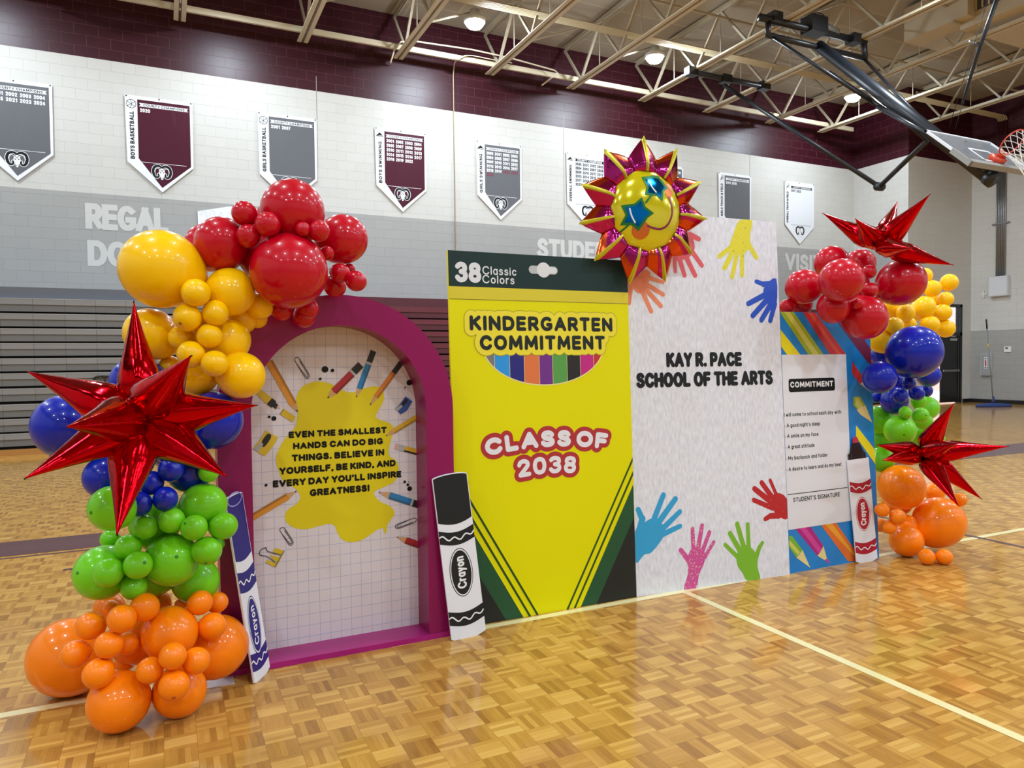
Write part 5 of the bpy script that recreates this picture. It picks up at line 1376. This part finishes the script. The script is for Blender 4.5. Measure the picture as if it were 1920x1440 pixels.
# ================================================================== balloons
LATEX = {'r': latex('red_latex', (190, 0, 28)), 'y': latex('yellow_latex', (255, 200, 0)), 'b': latex('blue_latex', (8, 32, 168)), 'g': latex('green_latex', (116, 206, 24)), 'o': latex('orange_latex', (255, 132, 4))}
GROUP = {'r': 'red balloons', 'y': 'yellow balloons', 'b': 'blue balloons', 'g': 'green balloons', 'o': 'orange balloons'}
SPINE = {'L': [(.6, 3.62, 2.0), (.25, 3.62, 1.85), (.12, 3.62, 1.5), (0, 3.6, 1.1), (-.06, 3.55, .7), (-.1, 3.55, .3), (-.1, 3.55, .1)], 'R': [(4.2, 3.7, 2.0), (4.7, 3.7, 1.9), (5.3, 3.85, 1.85), (5.05, 3.75, 1.35), (5.2, 3.8, .95), (5.2, 3.75, .4), (5.15, 3.6, .1)]}
shape_cache = {}
def balloon_mesh(c):
    if c in shape_cache: return shape_cache[c]
    bm = B()
    prof = []
    for i in range(25):
        a = PI * i / 24
        r, z = math.sin(a), math.cos(a)
        if z < 0: z *= 1.18; r *= (1 - .12 * (-z) ** 2)
        else: z *= 1.03
        prof.append((max(r, 0) if 0 < i < 24 else 0, z))
    prof[-1] = (.055, -1.17)
    prof += [(.045, -1.21), (.085, -1.27), (.06, -1.29), (0, -1.29)]
    lathe(bm, prof, 36)
    bmesh.ops.recalc_face_normals(bm, faces=bm.faces)
    me = bpy.data.meshes.new('balloon'); bm.to_mesh(me); bm.free()
    me.materials.append(LATEX[c])
    for p in me.polygons: p.use_smooth = True
    shape_cache[c] = me
    return me
BALLOON_OBJS = []
for side, c, x, y, z, r, lab in BALLOONS:
    o = bpy.data.objects.new('balloon', balloon_mesh(c)); C.objects.link(o)
    tag(o, lab, 'balloon', GROUP[c] + (' of the arch garland' if side == 'L' else ' of the pledge board garland'))
    p = Vector((x, y, z))
    s = min((Vector(q) for q in SPINE[side]), key=lambda q: (q - p).length)
    d = (p - s)
    d = d.normalized() if d.length > .03 else Vector((0, -.6, .8))
    if z - r < .01: d = Vector((d.x, d.y, max(d.z, .25))).normalized()
    o.matrix_world = Matrix.Translation(p) @ d.to_track_quat('Z', 'Y').to_matrix().to_4x4() @ Matrix.Diagonal((r, r, r, 1))
    WM[o.name] = o.matrix_world.copy(); BALLOON_OBJS.append((o, (side, c, x, y, z, r, lab)))

SPOT = {k: mat(n + '_tip', c_, .4) for k, n, c_ in (('y', 'ochre', (150, 100, 10)), ('g', 'dark_green', (52, 130, 20)), ('o', 'rust', (170, 70, 10)))}
for px, py in ((347, 981), (331, 1044), (386, 1056), (271, 1055), (146, 1074), (171, 961), (337.8, 606), (1736, 778), (1695, 815), (326, 1308)):
    best = None
    dd = ray(px, py).normalized()
    for o, (side, c, x, y, z, r, lab) in BALLOON_OBJS:
        oc = EYE - Vector((x, y, z)); b_ = oc.dot(dd); q = b_ * b_ - (oc.length_squared - r * r)
        if q > 0 and (best is None or -b_ - math.sqrt(q) < best[0]): best = (-b_ - math.sqrt(q), o, c, Vector((x, y, z)), r)
    if best and best[2] in SPOT:
        hit = EYE + dd * best[0]; nn = (hit - best[3]).normalized()
        bm = B(); s_ = min(.0075, best[4] * .12)
        lathe(bm, [(s_ * math.sin(PI * k / 8), .55 * s_ * math.cos(PI * k / 8)) if 0 < k < 8 else (0, .55 * s_ * math.cos(PI * k / 8)) for k in range(9)], 12, Matrix.Translation(hit + nn * (best[4] * .012)) @ nn.to_track_quat('Z', 'Y').to_matrix().to_4x4())
        obj('tip_spot', bm, SPOT[best[2]], best[1], True, world=True)

# ================================================================== red foil stars
RF = foil('red_foil', (196, 6, 18), .14)
TIPM = mat('dark_foil_tail', (70, 10, 16), .3, metal=.8)
def spike(par, c, tip, R, ph):
    c, tip = Vector(c), Vector(tip)
    ax_ = tip - c; L = ax_.length; x_, y_, z_ = frame_of(ax_)
    bm = B(); n, rows = 28, []
    prof = [(.03, .20), (.07, .46), (.12, .72), (.18, .91), (.25, 1.0), (.33, .97), (.43, .84), (.55, .64), (.68, .45), (.80, .28), (.90, .14), (.97, .055), (1.0, .03)]
    for t_, q in prof:
        row = []
        for k in range(n):
            a_ = 2 * PI * k / n
            seam_ = 1 + .07 * math.cos(2 * a_ + ph)
            pl = 1 + (.05 * math.cos(7 * a_ + ph * 2) + .03 * math.sin(11 * a_ + 9 * t_)) * max(0, 1 - t_ * .8)
            wr = 1 + .025 * math.sin(60 * t_ + 3 * math.sin(a_ * 2 + ph)) * (1 if t_ < .45 else 0)
            rr = R * q * seam_ * pl * wr
            row.append(bm.verts.new(c + z_ * (t_ * L) + x_ * (rr * math.cos(a_)) + y_ * (rr * .92 * math.sin(a_))))
        rows.append(row)
    for a_, b_ in zip(rows, rows[1:]):
        for k in range(n): bm.faces.new((a_[k], a_[(k + 1) % n], b_[(k + 1) % n], b_[k]))
    bm.faces.new(rows[0][::-1]); bm.faces.new(rows[-1])
    o = obj('spike', bm, RF, par, True, world=True)
    bm = B(); tube(bm, [c + z_ * (.995 * L), c + z_ * (1.012 * L) + x_ * .004], [R * .04, R * .025], 6)
    obj('tail', bm, TIPM, o, world=True)
def star(lab, cpx, Y, L, R, tips):
    c = at_y(*cpx, Y)
    e = thing('star_balloon', lab, 'foil balloon', c)
    for i, (tx, ty, sg) in enumerate(tips):
        d = ray(tx, ty).normalized(); oc = EYE - c
        b_ = oc.dot(d); q = b_ * b_ - (oc.length_squared - L * L)
        s_ = -b_ + sg * math.sqrt(q) if q > 0 else -b_
        tip = EYE + d * s_
        spike(e, c + (tip - c) * .04, tip, R, i * 1.3)
star('big red foil starburst in front of the blue balloons left of the arch', (265, 783), 3.12, .50, .088, [(251, 567, 1), (357, 668, -1), (480, 760, -1), (424, 893, -1), (219, 1003, -1), (47, 897, -1), (52, 697, 1), (125, 800, -1)])
star('red foil starburst between the green and orange balloons at right', (1729, 849), 3.42, .52, .073, [(1788, 757, -1), (1643, 834, -1), (1655, 863, -1), (1891, 837, 1), (1798, 830, -1), (1797, 949, -1), (1841, 936, 1)])
star('red foil starburst on top of the right cluster of red balloons', (1650, 462), 3.60, .50, .082, [(1543, 400, 1), (1604, 410, -1), (1682, 379, 1), (1743, 365, -1), (1787, 497, 1), (1712, 466, -1)])

# ================================================================== the sun balloon
ps = Plane(at_y(1208, 397, 3.745), (1, -.06, 0), (0, 0, 1))
sun = thing('sun_balloon', 'round smiling sun foil balloon wearing star sunglasses above the boards', 'foil balloon', ps.m)
zs = zoomed(ps, 1070, 240, 4.8)
fc = zs((660, 752))[0]
ex = zs((365, 755), (968, 755)); ey = zs((660, 392), (660, 1115))
FR = ((ex[1] - ex[0]).length / 2 + (ey[0] - ey[1]).length / 2) / 2 * 1.06
tips = zs((655, 80), (955, 190), (1172, 485), (1220, 818), (1092, 1132), (850, 1380), (530, 1398), (215, 1190), (80, 860), (100, 512), (302, 195))
tips = [p - fc for p in tips]
an = sorted([(math.atan2(p.y, p.x), p.length) for p in tips])
GOLD = foil('gold_foil', (214, 150, 60), .16, .12); ORG = foil('orange_foil', (214, 84, 40), .16, .12); MAG = foil('magenta_foil', (186, 44, 128), .14, .12)
STR = mat('lemon_stripe_print', (196, 182, 24), .3, metal=.3)
T_ = .068
nr = len(an)
for i in range(nr):
    a0, r0 = an[i]
    ap = an[i - 1][0] - (2 * PI if i == 0 else 0); aq = an[(i + 1) % nr][0] + (2 * PI if i == nr - 1 else 0)
    bl, bR = (ap + a0) / 2, (a0 + aq) / 2
    vr = FR * 1.30
    bm = B(); ms = [GOLD, ORG, MAG, STR]
    NS, NP = 14, 16
    fronts = []
    for sgn_ in (1, -1):
        g = []
        for si in range(NS + 1):
            s_ = si / NS; row = []
            for pi_ in range(NP + 1):
                ph = -1 + 2 * pi_ / NP
                bnd = a0 + (ph * (a0 - bl) if ph < 0 else ph * (bR - a0))
                # straight-sided outline from the tip to the valley between two rays
                rt = 1 / ((1 - abs(ph)) / r0 + abs(ph) / vr)
                rin = FR * .93
                rad = rin + (rt - rin) * s_
                puff = (1 - s_) ** .75 * (.35 + .65 * math.sin(min(1, (s_ + .12) * 2.2) * PI / 2)) * (1 - .5 * abs(ph) ** 1.1) + .012
                puff *= 1 + .05 * math.sin(ph * 20 + i) * (1 - s_)
                row.append(bm.verts.new((fc.x + rad * math.cos(bnd), fc.y + rad * math.sin(bnd), sgn_ * T_ * puff)))
            g.append(row)
        for si in range(NS):
            for pi_ in range(NP):
                q = (g[si][pi_], g[si + 1][pi_], g[si + 1][pi_ + 1], g[si][pi_ + 1])
                f = bm.faces.new(q if sgn_ > 0 else q[::-1])
                phm = -1 + 2 * (pi_ + .5) / NP
                ang = a0 + phm * .1
                up_side = (phm * math.cos(a0)) > 0
                f.material_index = 3 if abs(phm) < .07 else ((2 if pi_ % 16 > 4 and not up_side else 1) if not up_side else (1 if si > 8 else 2))
        fronts.append(g)
    f_, b2 = fronts
    for side_ in (0, NP):
        for si in range(NS): bm.faces.new((f_[si][side_], f_[si + 1][side_], b2[si + 1][side_], b2[si][side_]))
    for pi_ in range(NP): bm.faces.new((f_[NS][pi_], f_[NS][pi_ + 1], b2[NS][pi_ + 1], b2[NS][pi_]))
    bmesh.ops.recalc_face_normals(bm, faces=bm.faces)
    obj('sun_ray', bm, ms, sun, True)
    bm = B(); stroke(bm, [(fc.x + rr * math.cos(a0), fc.y + rr * math.sin(a0)) for rr in [FR * .93 + (r0 - FR * .93) * k / 14 for k in range(15)]], .012)
    for v_ in bm.verts:
        rr = math.hypot(v_.co.x - fc.x, v_.co.y - fc.y); s_ = min(1, max(0, (rr - FR * .9) / (r0 - FR * .9)))
        v_.co.z += T_ * ((1 - s_) ** .75 * (.35 + .65 * math.sin(min(1, (s_ + .12) * 2.2) * PI / 2)) * .97 + .012) + .0025
    obj('ray_stripe', bm, STR, sun)
FT = .085
zf = zoomed(Plane(ps.o + ps.n * .045, ps.u, ps.v), 1070, 240, 4.8)
zs = zf
def dome(x_, y_):
    q = ((x_ - fc.x) ** 2 + (y_ - fc.y) ** 2) / (FR * 1.0) ** 2
    return FT * math.sqrt(max(0.0, 1 - q)) if q < 1 else 0
SUNY = mat('sun_face_foil', (214, 200, 10), .14, metal=.25, coat=.6)
bm = B()
prof = [(FR * math.sin(a_), FT * math.cos(a_)) for a_ in [PI * k / 28 for k in range(29)]]
prof[0] = (0, FT); prof[-1] = (0, -FT)
vs = lathe(bm, prof, 48)
for v_ in vs:
    rr = math.hypot(v_.co.x, v_.co.y)
    a_ = math.atan2(v_.co.y, v_.co.x)
    edge = max(0, rr / FR - .7) / .3
    v_.co.z *= 1 + .05 * edge * math.cos(a_ * 24)
    v_.co.x += fc.x; v_.co.y += fc.y
bmesh.ops.recalc_face_normals(bm, faces=bm.faces)
face = obj('face', bm, SUNY, sun, True)
def wrap(nm, bm, m_, lift, par=None):
    for _ in range(3):
        ed = [e_ for e_ in bm.edges if e_.calc_length() > .018]
        if not ed: break
        bmesh.ops.subdivide_edges(bm, edges=ed, cuts=1)
    bmesh.ops.triangulate(bm, faces=bm.faces)
    for v_ in bm.verts: v_.co.z = dome(v_.co.x, v_.co.y) + lift
    return obj(nm, bm, m_, par or face, True)
def tri_fan(bm, pts):
    c_ = sum((Vector(p) for p in pts), Vector((0, 0))) / len(pts)
    cv = bm.verts.new((c_.x, c_.y, 0)); vs_ = [bm.verts.new((p[0], p[1], 0)) for p in pts]
    for k in range(len(vs_)):
        bm.faces.new((cv, vs_[k], vs_[(k + 1) % len(vs_)]))
    bmesh.ops.recalc_face_normals(bm, faces=bm.faces)
    for f in bm.faces:
        if f.normal.z < 0: f.normal_flip()
CHK = mat('orange_cheek_print', (206, 108, 40), .3, metal=.4); GRN = mat('green_frame_print', (24, 112, 48), .3, metal=.3); LNS = foil('blue_lens_foil', (10, 110, 190), .12, .05)
for cpt, rx, ry in (((612, 925), 98, 98), ((868, 570), 55, 85)):
    c_ = zs(cpt)[0]; bm = B(); tri_fan(bm, ellipse(c_.x, c_.y, rx / 4.8 * .0029, ry / 4.8 * .0027, 30)); wrap('cheek', bm, CHK, .0018)
bm = B(); stroke(bm, smooth_path(zs((668, 890), (720, 910), (790, 915), (850, 880), (890, 800), (892, 720), (862, 630)), 6), .0125); wrap('smile', bm, mat('plum_smile_print', (140, 36, 80), .3, metal=.3), .0022)
bm = B(); stroke(bm, zs((645, 682), (705, 605)), .013); stroke(bm, zs((420, 968), (505, 880)), .011); stroke(bm, zs((760, 432), (790, 440)), .011)
gl2 = wrap('sunglasses', bm, GRN, .0026)
for pts, shine in ((((628, 445), (742, 428), (790, 436), (862, 550), (812, 582), (798, 668), (740, 622), (638, 610), (660, 540)), ((680, 478), (705, 540), (738, 588))), (((442, 700), (548, 690), (612, 632), (640, 720), (716, 778), (662, 820), (590, 935), (530, 880), (442, 878), (478, 788)), ((508, 735), (525, 800), (555, 858)))):
    P = zs(*pts); c_ = sum(P, Vector((0, 0))) / len(P)
    bm = B(); tri_fan(bm, P); wrap('lens_frame', bm, GRN, .0030, gl2)
    bm = B(); tri_fan(bm, [c_ + (p - c_) * .76 for p in P]); wrap('lens', bm, LNS, .0042, gl2)
    bm = B(); stroke(bm, smooth_path(zs(*shine), 4), .010); wrap('lens_shine', bm, mat('pale_shine_print', (216, 224, 226), .3), .0056, gl2)

# small clear plate under the balloon column
bm = B(); a, b_ = at_z(388, 1292, 0), at_z(420, 1270, 0)
box(bm, (a.x, a.y, 0), (b_.x + .04, b_.y, .004))
tag(obj('stand_plate', bm, mat('white_stand_plate', (214, 210, 214), .3)), 'white stand plate on the floor under the orange balloon by the arch', 'plate')
